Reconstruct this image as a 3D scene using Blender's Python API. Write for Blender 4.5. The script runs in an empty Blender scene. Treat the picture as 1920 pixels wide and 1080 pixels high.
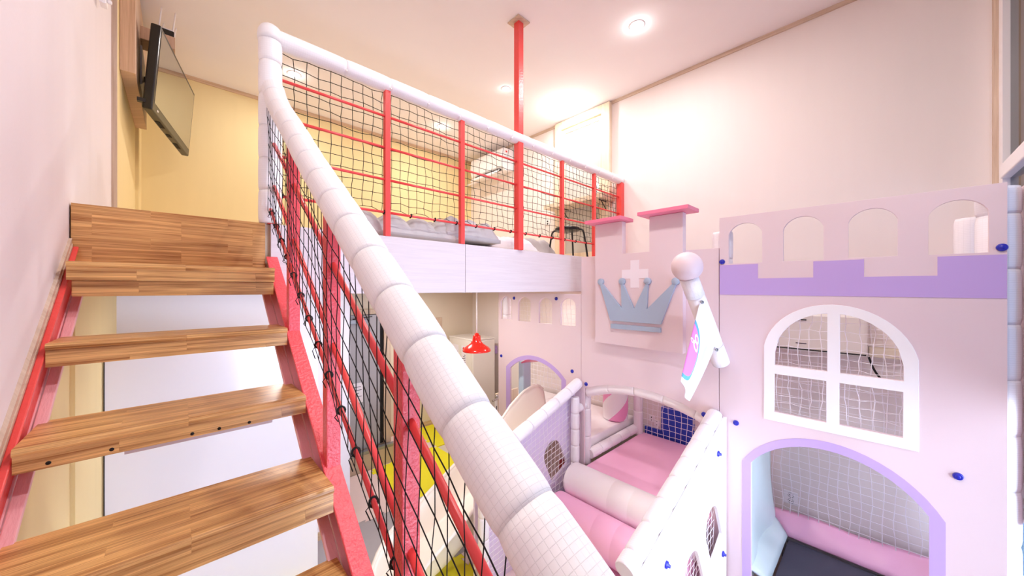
import bpy, bmesh, math, random
from mathutils import Vector, Matrix
random.seed(7)
H = 2.6                      # eye height above the lower floor; geometry below is written relative to the eye
sc = bpy.context.scene
COL = sc.collection
PI = math.pi

# ------------------------------------------------------------------ camera, world, light, exposure
cd = bpy.data.cameras.new('camera'); cam = bpy.data.objects.new('camera', cd); COL.objects.link(cam)
cd.sensor_width = 36.0; cd.lens = 36.0 * 660.0 / 1920.0; cd.shift_y = 1.0 / 1920.0
cd.clip_start = 0.02; cd.clip_end = 200
cam.location = (0, 0, H); cam.rotation_euler = (PI / 2, 0, -math.radians(43.5))
sc.camera = cam
sc.view_settings.view_transform = 'Standard'; sc.view_settings.look = 'None'
sc.view_settings.gamma = 1.0; sc.view_settings.use_curve_mapping = False
sc.view_settings.exposure = 0.1
sc.cycles.use_denoising = True
sc.cycles.max_bounces = 10; sc.cycles.diffuse_bounces = 7; sc.cycles.glossy_bounces = 3
sc.cycles.transparent_max_bounces = 12; sc.cycles.transmission_bounces = 4
sc.cycles.caustics_reflective = False; sc.cycles.caustics_refractive = False
sc.cycles.sample_clamp_indirect = 6.0

w = bpy.data.worlds.new('sky'); sc.world = w; w.use_nodes = True
bg = w.node_tree.nodes['Background']; bg.inputs[0].default_value = (0.80, 0.86, 1.0, 1); bg.inputs[1].default_value = 12.0

LAMP_W = 36.0                # watts of each recessed ceiling lamp
LAMP_COL = (1.0, 0.95, 0.93)
LAMPS = [(3.38, 1.72, 0.8), (1.05, 5.05, 0.55), (3.15, 5.0, 0.55), (4.10, 3.20, 0.55), (1.45, 1.25, 0.85), (3.176, 3.471, 0.2), (1.3, -0.2, 1.3)]  # door, stair and window-side lamps are added for brightness, no fixture in view
LOW_FILL_LAMPS = [(0.6, 3.2, .35), (2.3, 3.4, 1.2), (3.9, 3.3, .5), (3.0, 4.75, 1.6)]   # unseen fill lamps added under the loft to brighten the space below
LOW_W = 11.0

# ------------------------------------------------------------------ helpers
def lin(c):
    return tuple(((x / 255.) / 12.92 if x / 255. <= .04045 else ((x / 255. + .055) / 1.055) ** 2.4) for x in c) + (1.0,)

class NT:
    def __init__(s, name):
        s.m = bpy.data.materials.new(name); s.m.use_nodes = True
        s.t = s.m.node_tree; s.b = s.t.nodes['Principled BSDF']
    def n(s, typ, **kw):
        nd = s.t.nodes.new(typ)
        for k, v in kw.items():
            if k.startswith('i_'):
                key = k[2:].replace('_', ' ')
                nd.inputs[int(key) if key.isdigit() else key].default_value = v
            else: setattr(nd, k, v)
        return nd
    def l(s, a, b): s.t.links.new(a, b)

def mat(name, rgb, rough=.5, var=.04, scale=6.0, bump=0.0, bscale=60.0, metal=0.0, stretch=(1, 1, 1), spec=.5):
    """painted / moulded surface: base colour with a faint mottling and fine relief"""
    k = NT(name); c = lin(rgb)
    co = k.n('ShaderNodeTexCoord'); mp = k.n('ShaderNodeMapping'); mp.inputs['Scale'].default_value = stretch
    k.l(co.outputs['Object'], mp.inputs[0])
    nz = k.n('ShaderNodeTexNoise'); nz.inputs['Scale'].default_value = scale; nz.inputs['Detail'].default_value = 4
    k.l(mp.outputs[0], nz.inputs['Vector'])
    mx = k.n('ShaderNodeMix', data_type='RGBA')
    mx.inputs[6].default_value = tuple(x * (1 - var) for x in c[:3]) + (1,); mx.inputs[7].default_value = tuple(min(1, x * (1 + var)) for x in c[:3]) + (1,)
    k.l(nz.outputs['Fac'], mx.inputs[0]); k.l(mx.outputs[2], k.b.inputs['Base Color'])
    k.b.inputs['Roughness'].default_value = rough; k.b.inputs['Metallic'].default_value = metal
    k.b.inputs['Specular IOR Level'].default_value = spec
    if bump:
        n2 = k.n('ShaderNodeTexNoise'); n2.inputs['Scale'].default_value = bscale; n2.inputs['Detail'].default_value = 3
        k.l(mp.outputs[0], n2.inputs['Vector'])
        bp = k.n('ShaderNodeBump'); bp.inputs['Strength'].default_value = bump; bp.inputs['Distance'].default_value = .01
        k.l(n2.outputs['Fac'], bp.inputs['Height']); k.l(bp.outputs[0], k.b.inputs['Normal'])
    return k.m

def wood(name, lo, hi, axis=0, row=.045, block=.42, rough=.32, grain=34.0, blockvar=.35):
    """finger-jointed laminated timber, grain along one axis"""
    k = NT(name)
    co = k.n('ShaderNodeTexCoord'); sx = k.n('ShaderNodeSeparateXYZ'); k.l(co.outputs['Object'], sx.inputs[0])
    o = [i for i in range(3) if i != axis]
    ad = k.n('ShaderNodeMath', operation='ADD'); k.l(sx.outputs[o[0]], ad.inputs[0]); k.l(sx.outputs[o[1]], ad.inputs[1])
    cb = k.n('ShaderNodeCombineXYZ'); k.l(sx.outputs[axis], cb.inputs[0]); k.l(ad.outputs[0], cb.inputs[1])
    br = k.n('ShaderNodeTexBrick'); br.inputs['Scale'].default_value = 1.0
    br.inputs['Brick Width'].default_value = block; br.inputs['Row Height'].default_value = row
    br.inputs['Mortar Size'].default_value = .0004; br.offset = .37; br.offset_frequency = 3
    br.inputs['Color1'].default_value = (0, 0, 0, 1); br.inputs['Color2'].default_value = (1, 1, 1, 1); br.inputs['Mortar'].default_value = (.15, .15, .15, 1)
    k.l(cb.outputs[0], br.inputs['Vector'])
    # every block gets its own slice of the grain
    bs = k.n('ShaderNodeVectorMath', operation='MULTIPLY_ADD'); k.l(br.outputs['Color'], bs.inputs[0]); bs.inputs[1].default_value = (7.3, 3.1, 5.7)
    k.l(cb.outputs[0], bs.inputs[2])
    mp = k.n('ShaderNodeMapping'); mp.inputs['Scale'].default_value = (1.1, grain, 1); k.l(bs.outputs[0], mp.inputs[0])
    nz = k.n('ShaderNodeTexNoise'); nz.inputs['Scale'].default_value = 1.6; nz.inputs['Detail'].default_value = 6; nz.inputs['Roughness'].default_value = .6; nz.inputs['Distortion'].default_value = .5
    k.l(mp.outputs[0], nz.inputs['Vector'])
    mp2 = k.n('ShaderNodeMapping'); mp2.inputs['Scale'].default_value = (2.2, grain * 4.2, 1); k.l(bs.outputs[0], mp2.inputs[0])
    n2 = k.n('ShaderNodeTexNoise'); n2.inputs['Scale'].default_value = 2.0; n2.inputs['Detail'].default_value = 3
    k.l(mp2.outputs[0], n2.inputs['Vector'])
    a1 = k.n('ShaderNodeMath', operation='MULTIPLY'); k.l(n2.outputs['Fac'], a1.inputs[0]); a1.inputs[1].default_value = .5
    a2 = k.n('ShaderNodeMath', operation='ADD'); k.l(nz.outputs['Fac'], a2.inputs[0]); k.l(a1.outputs[0], a2.inputs[1])
    rp = k.n('ShaderNodeValToRGB'); rp.color_ramp.elements[0].position = .55; rp.color_ramp.elements[1].position = .92
    rp.color_ramp.elements[0].color = lin(lo); rp.color_ramp.elements[1].color = lin(hi)
    k.l(a2.outputs[0], rp.inputs[0])
    mx = k.n('ShaderNodeMix', data_type='RGBA', blend_type='MULTIPLY'); mx.inputs[0].default_value = blockvar
    k.l(rp.outputs[0], mx.inputs[6])
    sft = k.n('ShaderNodeMapRange'); sft.inputs[3].default_value = .62; sft.inputs[4].default_value = 1.12
    k.l(br.outputs['Color'], sft.inputs[0]); k.l(sft.outputs[0], mx.inputs[7])
    k.l(mx.outputs[2], k.b.inputs['Base Color'])
    k.b.inputs['Roughness'].default_value = rough
    bp = k.n('ShaderNodeBump'); bp.inputs['Strength'].default_value = .12; bp.inputs['Distance'].default_value = .004
    k.l(a2.outputs[0], bp.inputs['Height']); k.l(bp.outputs[0], k.b.inputs['Normal'])
    return k.m

def sleeve_mat(name, rgb, cu=.011, cv=.011, line=.82, rough=.4, bstr=.5):
    """woven-look vinyl sleeve: a fine square grid in UV (metres)"""
    k = NT(name); c = lin(rgb)
    uv = k.n('ShaderNodeUVMap'); br = k.n('ShaderNodeTexBrick'); br.offset = 0.0
    br.inputs['Scale'].default_value = 1; br.inputs['Brick Width'].default_value = cu; br.inputs['Row Height'].default_value = cv
    br.inputs['Mortar Size'].default_value = min(cu, cv) * .055; br.inputs['Mortar Smooth'].default_value = .5
    br.inputs['Color1'].default_value = c; br.inputs['Color2'].default_value = tuple(x * .985 for x in c[:3]) + (1,)
    br.inputs['Mortar'].default_value = tuple(x * line for x in c[:3]) + (1,)
    k.l(uv.outputs[0], br.inputs['Vector']); k.l(br.outputs['Color'], k.b.inputs['Base Color'])
    bp = k.n('ShaderNodeBump', invert=True); bp.inputs['Strength'].default_value = bstr; bp.inputs['Distance'].default_value = .002
    k.l(br.outputs['Fac'], bp.inputs['Height']); k.l(bp.outputs[0], k.b.inputs['Normal'])
    k.b.inputs['Roughness'].default_value = rough
    return k.m

class MB:
    """collects geometry in eye-relative metres"""
    def __init__(s): s.v = []; s.f = []; s.uv = []; s.sm = []
    def add(s, vs, fs, uvs=None, smooth=False):
        o = len(s.v); s.v += [tuple(p) for p in vs]
        for i, f in enumerate(fs):
            s.f.append([o + j for j in f]); s.uv.append(uvs[i] if uvs else [(0, 0)] * len(f)); s.sm.append(smooth)
        return s
    def box(s, x0, x1, y0, y1, z0, z1):
        vs = [(x, y, z) for z in (z0, z1) for y in (y0, y1) for x in (x0, x1)]
        return s.add(vs, [(0, 2, 3, 1), (4, 5, 7, 6), (0, 1, 5, 4), (2, 6, 7, 3), (0, 4, 6, 2), (1, 3, 7, 5)])
    def prism(s, poly, axis, a, b):
        """extrude a simple polygon (2D, the two other axes in order) along axis"""
        n = len(poly)
        def P(p, t):
            q = list(p); q.insert(axis, t); return tuple(q)
        vs = [P(p, a) for p in poly] + [P(p, b) for p in poly]
        fs = [tuple(range(n))[::-1], tuple(range(n, 2 * n))] + [(i, (i + 1) % n, n + (i + 1) % n, n + i) for i in range(n)]
        return s.add(vs, fs)
    def tube(s, pts, r, n=10, cap=True, rf=None, u0=0.0, closed=False, up=None):
        """round bar along a polyline; rf(t) scales the radius; UV in metres"""
        pts = [Vector(p) for p in pts]; m = len(pts)
        L = [0.0]
        for i in range(1, m): L.append(L[-1] + (pts[i] - pts[i - 1]).length)
        vs = []; ref = None
        for i, p in enumerate(pts):
            if closed: t = (pts[(i + 1) % m] - pts[i - 1]).normalized()
            else: t = ((pts[min(i + 1, m - 1)] - pts[max(i - 1, 0)])).normalized()
            if ref is None:
                a = Vector((0, 0, 1)) if abs(t.z) < .9 else Vector((1, 0, 0))
                ref = (a - t * a.dot(t)).normalized()
            else: ref = (ref - t * ref.dot(t)).normalized()
            b = t.cross(ref); rr = r * (rf(L[i] / max(L[-1], 1e-9)) if rf else 1.0)
            for j in range(n):
                an = 2 * PI * j / n
                vs.append(p + (ref * math.cos(an) + b * math.sin(an)) * rr)
        fs = []; uvs = []
        rng = m if closed else m - 1
        for i in range(rng):
            i2 = (i + 1) % m
            for j in range(n):
                j2 = (j + 1) % n
                fs.append((i * n + j, i * n + j2, i2 * n + j2, i2 * n + j))
                ua, ub = u0 + L[i], u0 + (L[i + 1] if i + 1 < m else L[i] + .01)
                va, vb = 2 * PI * r * j / n, 2 * PI * r * (j + 1) / n
                uvs.append([(ua, va), (ua, vb), (ub, vb), (ub, va)])
        s.add(vs, fs, uvs, smooth=True)
        if cap and not closed:
            o = len(s.v) - m * n
            s.f.append([o + j for j in range(n)][::-1]); s.uv.append([(0, 0)] * n); s.sm.append(False)
            s.f.append([o + (m - 1) * n + j for j in range(n)]); s.uv.append([(0, 0)] * n); s.sm.append(False)
        return s
    def strand(s, pts, r, n=4):
        """cheap cord"""
        pts = [Vector(p) for p in pts]; m = len(pts); vs = []
        for i, p in enumerate(pts):
            t = (pts[min(i + 1, m - 1)] - pts[max(i - 1, 0)]).normalized()
            a = Vector((0, 0, 1)) if abs(t.z) < .8 else Vector((.6, .8, 0))
            e = (a - t * a.dot(t)).normalized(); b = t.cross(e)
            for j in range(n):
                an = 2 * PI * (j + .5) / n; vs.append(p + (e * math.cos(an) + b * math.sin(an)) * r)
        fs = [(i * n + j, i * n + (j + 1) % n, (i + 1) * n + (j + 1) % n, (i + 1) * n + j) for i in range(m - 1) for j in range(n)]
        return s.add(vs, fs, smooth=True)
    def lathe(s, prof, c, axis=(0, 0, 1), n=32):
        """profile (r, h) turned about an axis through c"""
        ax = Vector(axis).normalized(); a = Vector((1, 0, 0)) if abs(ax.x) < .9 else Vector((0, 1, 0))
        e = (a - ax * a.dot(ax)).normalized(); b = ax.cross(e); c = Vector(c); vs = []
        for r, h in prof:
            for j in range(n):
                an = 2 * PI * j / n; vs.append(c + ax * h + (e * math.cos(an) + b * math.sin(an)) * r)
        m = len(prof)
        fs = [(i * n + j, i * n + (j + 1) % n, (i + 1) * n + (j + 1) % n, (i + 1) * n + j) for i in range(m - 1) for j in range(n)]
        s.add(vs, fs, smooth=True)
        return s
    def grid(s, fn, nu, nv, smooth=True, both=0.0):
        """surface patch fn(u,v) -> point, UV 0..1; both > 0 gives it thickness along its normal"""
        P = [[Vector(fn(i / nu, j / nv)) for j in range(nv + 1)] for i in range(nu + 1)]
        def face_set(off):
            vs = []
            for i in range(nu + 1):
                for j in range(nv + 1):
                    du = P[min(i + 1, nu)][j] - P[max(i - 1, 0)][j]; dv = P[i][min(j + 1, nv)] - P[i][max(j - 1, 0)]
                    nn = du.cross(dv); nn = nn.normalized() if nn.length > 1e-9 else Vector((0, 0, 1))
                    vs.append(P[i][j] + nn * off)
            return vs
        k = nv + 1; A = face_set(both / 2); fs = []; uvs = []
        for i in range(nu):
            for j in range(nv):
                fs.append((i * k + j, (i + 1) * k + j, (i + 1) * k + j + 1, i * k + j + 1))
                uvs.append([(i / nu, j / nv), ((i + 1) / nu, j / nv), ((i + 1) / nu, (j + 1) / nv), (i / nu, (j + 1) / nv)])
        if both:
            B = face_set(-both / 2); o = len(A); f2 = [tuple(o + q for q in f)[::-1] for f in fs]; u2 = [u[::-1] for u in uvs]
            ring = [(i, 0) for i in range(nu)] + [(nu, j) for j in range(nv)] + [(i, nv) for i in range(nu, 0, -1)] + [(0, j) for j in range(nv, 0, -1)]
            e = [(ring[q], ring[(q + 1) % len(ring)]) for q in range(len(ring))]
            f3 = [(a[0] * k + a[1], o + a[0] * k + a[1], o + b[0] * k + b[1], b[0] * k + b[1]) for a, b in e]
            u3 = [[(a[0] / nu, a[1] / nv)] * 2 + [(b[0] / nu, b[1] / nv)] * 2 for a, b in e]
            s.add(A + B, fs + f2 + f3, uvs + u2 + u3, smooth)
        else: s.add(A, fs, uvs, smooth)
        return s

def world_of(o):
    p = Vector((0, 0, 0))
    while o is not None: p += o.location; o = o.parent
    return p

def obj(name, mb, m, parent=None, bevel=0.0, bseg=2, fixn=True, **tags):
    """link the collected geometry as ONE mesh object with its origin at its base centre"""
    V = [Vector(p) + Vector((0, 0, H)) for p in mb.v]
    lo = [min(p[i] for p in V) for i in range(3)]; hi = [max(p[i] for p in V) for i in range(3)]
    org = Vector(((lo[0] + hi[0]) / 2, (lo[1] + hi[1]) / 2, lo[2]))
    me = bpy.data.meshes.new(name); me.from_pydata([p - org for p in V], [], mb.f); me.update()
    ul = me.uv_layers.new(name='UVMap')
    flat = [c for f in mb.uv for uv in f for c in uv]
    if len(flat) == 2 * len(me.loops): ul.data.foreach_set('uv', flat)
    me.polygons.foreach_set('use_smooth', mb.sm[:len(me.polygons)])
    if fixn:
        b = bmesh.new(); b.from_mesh(me); bmesh.ops.recalc_face_normals(b, faces=b.faces); b.to_mesh(me); b.free()
    me.materials.append(m)
    o = bpy.data.objects.new(name, me); COL.objects.link(o)
    o.location = org - (world_of(parent) if parent else Vector((0, 0, 0)))
    if parent: o.parent = parent
    if bevel:
        md = o.modifiers.new('bevel', 'BEVEL'); md.width = bevel; md.segments = bseg; md.limit_method = 'ANGLE'; md.angle_limit = math.radians(40)
    for k, v in tags.items(): o[k] = v
    return o

def thing(name, label, cat, loc, group=None):
    o = bpy.data.objects.new(name, None); COL.objects.link(o); o.empty_display_size = .1
    o.location = Vector(loc) + Vector((0, 0, H)); o['label'] = label; o['category'] = cat
    if group: o['group'] = group
    return o

def struct(name, mb, m, parent=None, **k):
    o = obj(name, mb, m, parent, **k); o['kind'] = 'structure'; return o

def panel(loops, plane, t0, t1):
    """flat board with holes: 2D loops (outer first) extruded from t0 to t1 along 'x' (loops are (y,z)) or 'y' (loops are (x,z)) or 'z'"""
    cu = bpy.data.curves.new('tmp', 'CURVE'); cu.dimensions = '2D'; cu.fill_mode = 'BOTH'; cu.extrude = abs(t1 - t0) / 2
    for lp in loops:
        sp = cu.splines.new('POLY'); sp.points.add(len(lp) - 1); sp.use_cyclic_u = True
        for i, p in enumerate(lp): sp.points[i].co = (p[0], p[1], 0, 1)
    o = bpy.data.objects.new('tmp', cu); COL.objects.link(o)
    me = o.to_mesh(); c = (t0 + t1) / 2; mb = MB(); vs = []
    for v in me.vertices:
        a, b_, z = v.co
        vs.append({'x': (c + z, a, b_), 'y': (a, c + z, b_), 'z': (a, b_, c + z)}[plane])
    mb.add(vs, [tuple(p.vertices) for p in me.polygons])
    o.to_mesh_clear(); bpy.data.objects.remove(o); bpy.data.curves.remove(cu)
    b = bmesh.new(); tmp = bpy.data.meshes.new('t'); tmp.from_pydata(mb.v, [], mb.f); b.from_mesh(tmp)
    bmesh.ops.remove_doubles(b, verts=b.verts, dist=1e-5); b.to_mesh(tmp); b.free()
    r = MB(); r.add([tuple(v.co) for v in tmp.vertices], [tuple(p.vertices) for p in tmp.polygons]); bpy.data.meshes.remove(tmp)
    return r

def text_mb(s, size, plane, at, depth=.001, flip=False):
    cu = bpy.data.curves.new('tmp', 'FONT'); cu.body = s; cu.size = size; cu.extrude = depth; cu.align_x = 'CENTER'
    o = bpy.data.objects.new('tmp', cu); COL.objects.link(o); me = o.to_mesh(); mb = MB(); vs = []
    for v in me.vertices:
        a, b_, z = v.co
        if plane == 'x': vs.append((at[0] + z, at[1] - a, at[2] + b_))
        else: vs.append((at[0] + a, at[1] + z, at[2] + b_))
    mb.add(vs, [tuple(p.vertices) for p in me.polygons]); o.to_mesh_clear(); bpy.data.objects.remove(o); bpy.data.curves.remove(cu)
    return mb

def arc(y0, y1, zs, zp, n=16):
    """points of a circular segment from (y0,zs) over the peak zp to (y1,zs)"""
    h = abs(y1 - y0) / 2; s = zp - zs; R = (h * h + s * s) / (2 * s); cy = (y0 + y1) / 2; cz = zp - R
    a = math.asin(min(1, h / R)); a = a if s <= h else PI - a
    sg = 1 if y1 > y0 else -1
    return [(cy + sg * R * math.sin(-a + 2 * a * i / n), cz + R * math.cos(-a + 2 * a * i / n)) for i in range(n + 1)]
def arch(y0, y1, z0, zs, zp, n=16): return arc(y0, y1, zs, zp, n) + [(y1, z0), (y0, z0)]

def resample(pts, step):
    pts = [Vector(p) for p in pts]; out = [pts[0]]; acc = 0
    for a, b in zip(pts, pts[1:]):
        L = (b - a).length; n = max(1, int(round(L / step)))
        for i in range(1, n + 1): out.append(a.lerp(b, i / n))
    return out
def smooth_path(pts, it=3):
    for _ in range(it):
        q = [pts[0]]
        for a, b in zip(pts, pts[1:]):
            a = Vector(a); b = Vector(b); q += [a * .75 + b * .25, a * .25 + b * .75]
        q.append(Vector(pts[-1])); pts = q
    return [Vector(p) for p in pts]

def sleeves(path, r, seg, m, parent, ties=None, name='padding_sleeve', n=20, bulge=.06, tie_side=(0, 0, -1), first=0.0):
    """a padded bar: butted foam sleeves in a row along the path, each a part of its own, with the little tie knob at each joint"""
    path = resample(path, .01); L = 0; cur = [path[0]]; runs = []
    target = seg if not first else first
    for a, b in zip(path, path[1:]):
        L += (b - a).length; cur.append(b)
        if L >= target: runs.append(cur); cur = [b]; L = 0; target = seg
    if len(cur) > 2:
        if L < seg * .4 and runs: runs[-1] += cur[1:]
        else: runs.append(cur)
    u = 0; objs = []
    for k, run in enumerate(runs):
        mm = max(8, len(run) // 2); pts = [run[int(round(i * (len(run) - 1) / mm))] for i in range(mm + 1)]
        rf = lambda t: 1 - bulge + bulge * min(1, (min(t, 1 - t) * 9)) ** .5 + (.02 * math.sin(PI * t))
        o = obj(name, MB().tube(pts, r, n=n, rf=rf, u0=0.0), m, parent); objs.append(o)
        if ties:
            p = run[-1]; d = Vector(tie_side).normalized()
            q = p + d * r * .96
            obj('tie_knob', MB().lathe([(0, -.004), (.006, -.003), (.0075, .002), (.005, .008), (0, .010)], q, axis=d, n=10), ties, o)
    return objs

def net(P, nu, nv, r, jit, su=1, sv=1, knots=True):
    """cord net: P(u,v) -> point for continuous u in 0..nu, v in 0..nv"""
    J = {}
    def pt(i, j):
        if (i, j) not in J: J[(i, j)] = Vector(P(i, j)) + Vector([random.uniform(-jit, jit) for _ in range(3)])
        return J[(i, j)]
    mb = MB()
    for i in range(nu + 1): mb.strand([pt(i, j) for j in range(nv + 1)], r)
    for j in range(nv + 1): mb.strand([pt(i, j) for i in range(nu + 1)], r)
    if knots:
        k = r * 1.9
        for q in J.values():
            x, y, z = q
            mb.add([(x + k, y, z), (x - k, y, z), (x, y + k, z), (x, y - k, z), (x, y, z + k), (x, y, z - k)],
                   [(0, 2, 4), (2, 1, 4), (1, 3, 4), (3, 0, 4), (2, 0, 5), (1, 2, 5), (3, 1, 5), (0, 3, 5)], smooth=True)
    return mb

def quad_cushion(x0, x1, y0, y1, z0, z1, nx, ny, depth=.05, tilt=0.0, hump=0.0, div=9):
    """tufted pad: puffed squares between stitched valleys"""
    def top(u, v):
        x = x0 + (x1 - x0) * u; y = y0 + (y1 - y0) * v
        pu = abs(math.sin(PI * u * nx)); pv = abs(math.sin(PI * v * ny))
        e = min(1, min(u, 1 - u) * nx * 2.5) ** .5 * min(1, min(v, 1 - v) * ny * 2.5) ** .5
        puff = (pu * pv) ** .45
        z = z0 + (z1 - z0) * (.25 + .75 * e) - depth * (1 - puff) * e + tilt * u + hump * math.sin(PI * u) + .006 * math.sin(31 * u * nx + 13 * v) * puff
        return (x, y, z)
    mb = MB(); nu, nv = nx * div, ny * div
    k = nv + 1; vs = [top(i / nu, j / nv) for i in range(nu + 1) for j in range(nv + 1)]
    mb.add(vs, [(i * k + j, (i + 1) * k + j, (i + 1) * k + j + 1, i * k + j + 1) for i in range(nu) for j in range(nv)], smooth=True)
    ring = [(i, 0) for i in range(nu)] + [(nu, j) for j in range(nv)] + [(i, nv) for i in range(nu, 0, -1)] + [(0, j) for j in range(nv, 0, -1)]
    rp = [Vector(top(i / nu, j / nv)) for i, j in ring]; bt = [Vector((p.x, p.y, z0)) for p in rp]; m = len(rp)
    mb.add(rp + bt, [(q, (q + 1) % m, m + (q + 1) % m, m + q) for q in range(m)] + [tuple(range(m, 2 * m))], smooth=True)
    return mb

# ------------------------------------------------------------------ materials
M = {}
M['ceiling'] = mat('ceiling_paper', (243, 238, 240), .9, .02, 3, .05, 220)
M['wall'] = mat('wall_paper', (238, 229, 226), .85, .02, 3, .10, 160, stretch=(3, 3, .35))
M['wall_lilac'] = mat('lilac_wall_paper', (234, 226, 230), .85, .03, 2.4, .16, 120, stretch=(3, 3, .35))
M['yellow'] = mat('yellow_wall_paper', (233, 213, 160), .85, .03, 3, .10, 160, stretch=(3, 3, .35))
M['beige'] = mat('beige_wall_paper', (220, 208, 188), .85, .03, 3, .08, 160)
M['trimwood'] = wood('trim_wood', (190, 164, 142), (214, 192, 170), axis=2, row=.4, block=3, rough=.5, grain=20, blockvar=.1)
M['trimwood_h'] = wood('trim_wood_long', (196, 172, 152), (220, 200, 180), axis=1, row=.4, block=3, rough=.5, grain=20, blockvar=.1)
M['trimwood_x'] = wood('trim_wood_cross', (196, 164, 132), (220, 190, 158), axis=0, row=.4, block=3, rough=.5, grain=20, blockvar=.1)
M['doorwood'] = wood('door_frame_wood', (222, 200, 172), (240, 222, 198), axis=2, row=.5, block=3, rough=.45, grain=18, blockvar=.1)
M['fascia'] = wood('fascia_laminate', (211, 200, 204), (220, 210, 214), axis=0, row=.9, block=5, rough=.45, grain=26, blockvar=.05)
M['panelwood'] = wood('tv_panel_wood', (196, 160, 132), (222, 190, 164), axis=2, row=.6, block=3, rough=.5, grain=30, blockvar=.1)
M['pine'] = wood('pine_board', (152, 98, 48), (240, 192, 124), axis=0, row=.047, block=.42, rough=.32, grain=34, blockvar=.26)
M['pine2'] = wood('pine_riser', (156, 98, 50), (236, 184, 118), axis=0, row=.05, block=.30, rough=.24, grain=36, blockvar=.30)
M['red'] = mat('red_paint', (232, 76, 72), .35, .05, 8, .2, 55)
M['rod'] = mat('red_rod_paint', (230, 72, 72), .3, .04, 8)
M['redtext'] = mat('textured_red_steel', (232, 84, 92), .30, .05, 20, .45, 90)
M['plank'] = mat('stained_plank', (238, 182, 190), .5, .08, 14, .2, 60, stretch=(3, .6, .6))
M['sleeve'] = sleeve_mat('white_mesh_sleeve', (249, 248, 250), .0125, .0125, .92)
M['sleeve_f'] = sleeve_mat('fine_white_sleeve', (247, 243, 248), .012, .03, .88, bstr=.6)
M['vinyl'] = mat('white_vinyl', (244, 238, 240), .35, .02, 5, .06, 30)
M['knob'] = mat('white_tie_knob', (246, 240, 238), .4, .02)
M['cord'] = mat('black_cord', (18, 16, 18), .8, .1, 60)
M['wcord'] = mat('white_cord', (246, 240, 246), .7, .02, 60)
M['pink'] = mat('castle_board_pink', (227, 206, 211), .42, .015, 2.5, .03, 90)
M['pinkcap'] = mat('pink_cap', (238, 128, 160), .4, .03)
M['purple'] = mat('lilac_print', (192, 164, 222), .42, .015, 2.5)
M['cross'] = mat('pale_cross_board', (240, 230, 238), .42, .015)
M['crown'] = mat('grey_blue_board', (166, 182, 204), .45, .02)
M['white'] = mat('white_board', (246, 243, 246), .4, .015)
M['whitewall'] = mat('white_partition', (238, 234, 242), .5, .015, 2, .03, 90)
M['gloss_white'] = mat('glossy_white_panel', (236, 234, 246), .12, .01)
M['bolt'] = mat('blue_bolt_plastic', (38, 42, 170), .3, .05)
M['padpink'] = mat('pink_vinyl', (245, 184, 216), .35, .03, 5, .08, 24)
M['padmint'] = mat('mint_vinyl', (222, 240, 242), .4, .03, 5, .10, 20)
M['padlav'] = mat('lavender_board', (226, 212, 236), .45, .02)
M['tramp'] = mat('black_trampoline_mesh', (74, 72, 88), .7, .06, 80, .2, 300)
M['blue'] = mat('blue_foam_tile', (44, 70, 188), .7, .05, 40, .1, 200)
M['slide'] = mat('cream_slide_plastic', (241, 235, 226), .28, .02, 2)
M['black'] = mat('black_plastic', (26, 24, 24), .3, .1, 30)
M['dark'] = mat('dark_recess', (20, 16, 14), .8, .1)
M['greym'] = mat('grey_metal', (150, 152, 158), .4, .05, 20, metal=.6)
M['chrome'] = mat('chrome', (200, 200, 205), .15, .03, 20, metal=1.0)
M['fridge'] = mat('fridge_white', (226, 220, 214), .3, .01)
M['lampred'] = mat('red_enamel', (224, 40, 32), .18, .03)
M['greycush'] = mat('grey_cushion_cloth', (188, 184, 186), .9, .05, 30, .2, 260)
M['whitebed'] = mat('white_bedding', (232, 234, 242), .9, .03, 20, .2, 120)
M['stoolblk'] = mat('black_stool_metal', (16, 16, 18), .3, .1)
M['greydoor'] = mat('grey_door_paint', (168, 164, 170), .45, .03, 4)
M['tile'] = mat('beige_step_tile', (190, 170, 150), .4, .05, 4)
M['eva_y'] = mat('yellow_foam_mat', (232, 222, 34), .75, .04, 30, .12, 220)
M['eva_p'] = mat('pale_pink_foam_mat', (228, 206, 206), .75, .03, 30, .12, 220)
M['eva_g'] = mat('grey_foam_mat', (166, 162, 168), .75, .03, 30, .12, 220)
M['redbox'] = mat('red_plastic_box', (226, 58, 54), .4, .03)
M['paper'] = mat('paper', (236, 230, 238), .8, .02)
M['ink'] = mat('ink', (70, 60, 80), .8, .1)
M['pinkink'] = mat('pink_sticker', (214, 60, 130), .6, .1)
M['floorm'] = mat('floor_lino', (206, 196, 186), .6, .04)
M['toyred'] = mat('red_wood_toy', (150, 44, 44), .5, .1)
M['toyyel'] = mat('yellow_wood_toy', (196, 140, 60), .5, .1)
M['blueslab'] = mat('pale_blue_vinyl', (190, 216, 236), .35, .03)
M['curtain'] = mat('light_blue_ribbed_blind', (150, 196, 226), .35, .08, 9, stretch=(6, 6, .2))

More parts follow.
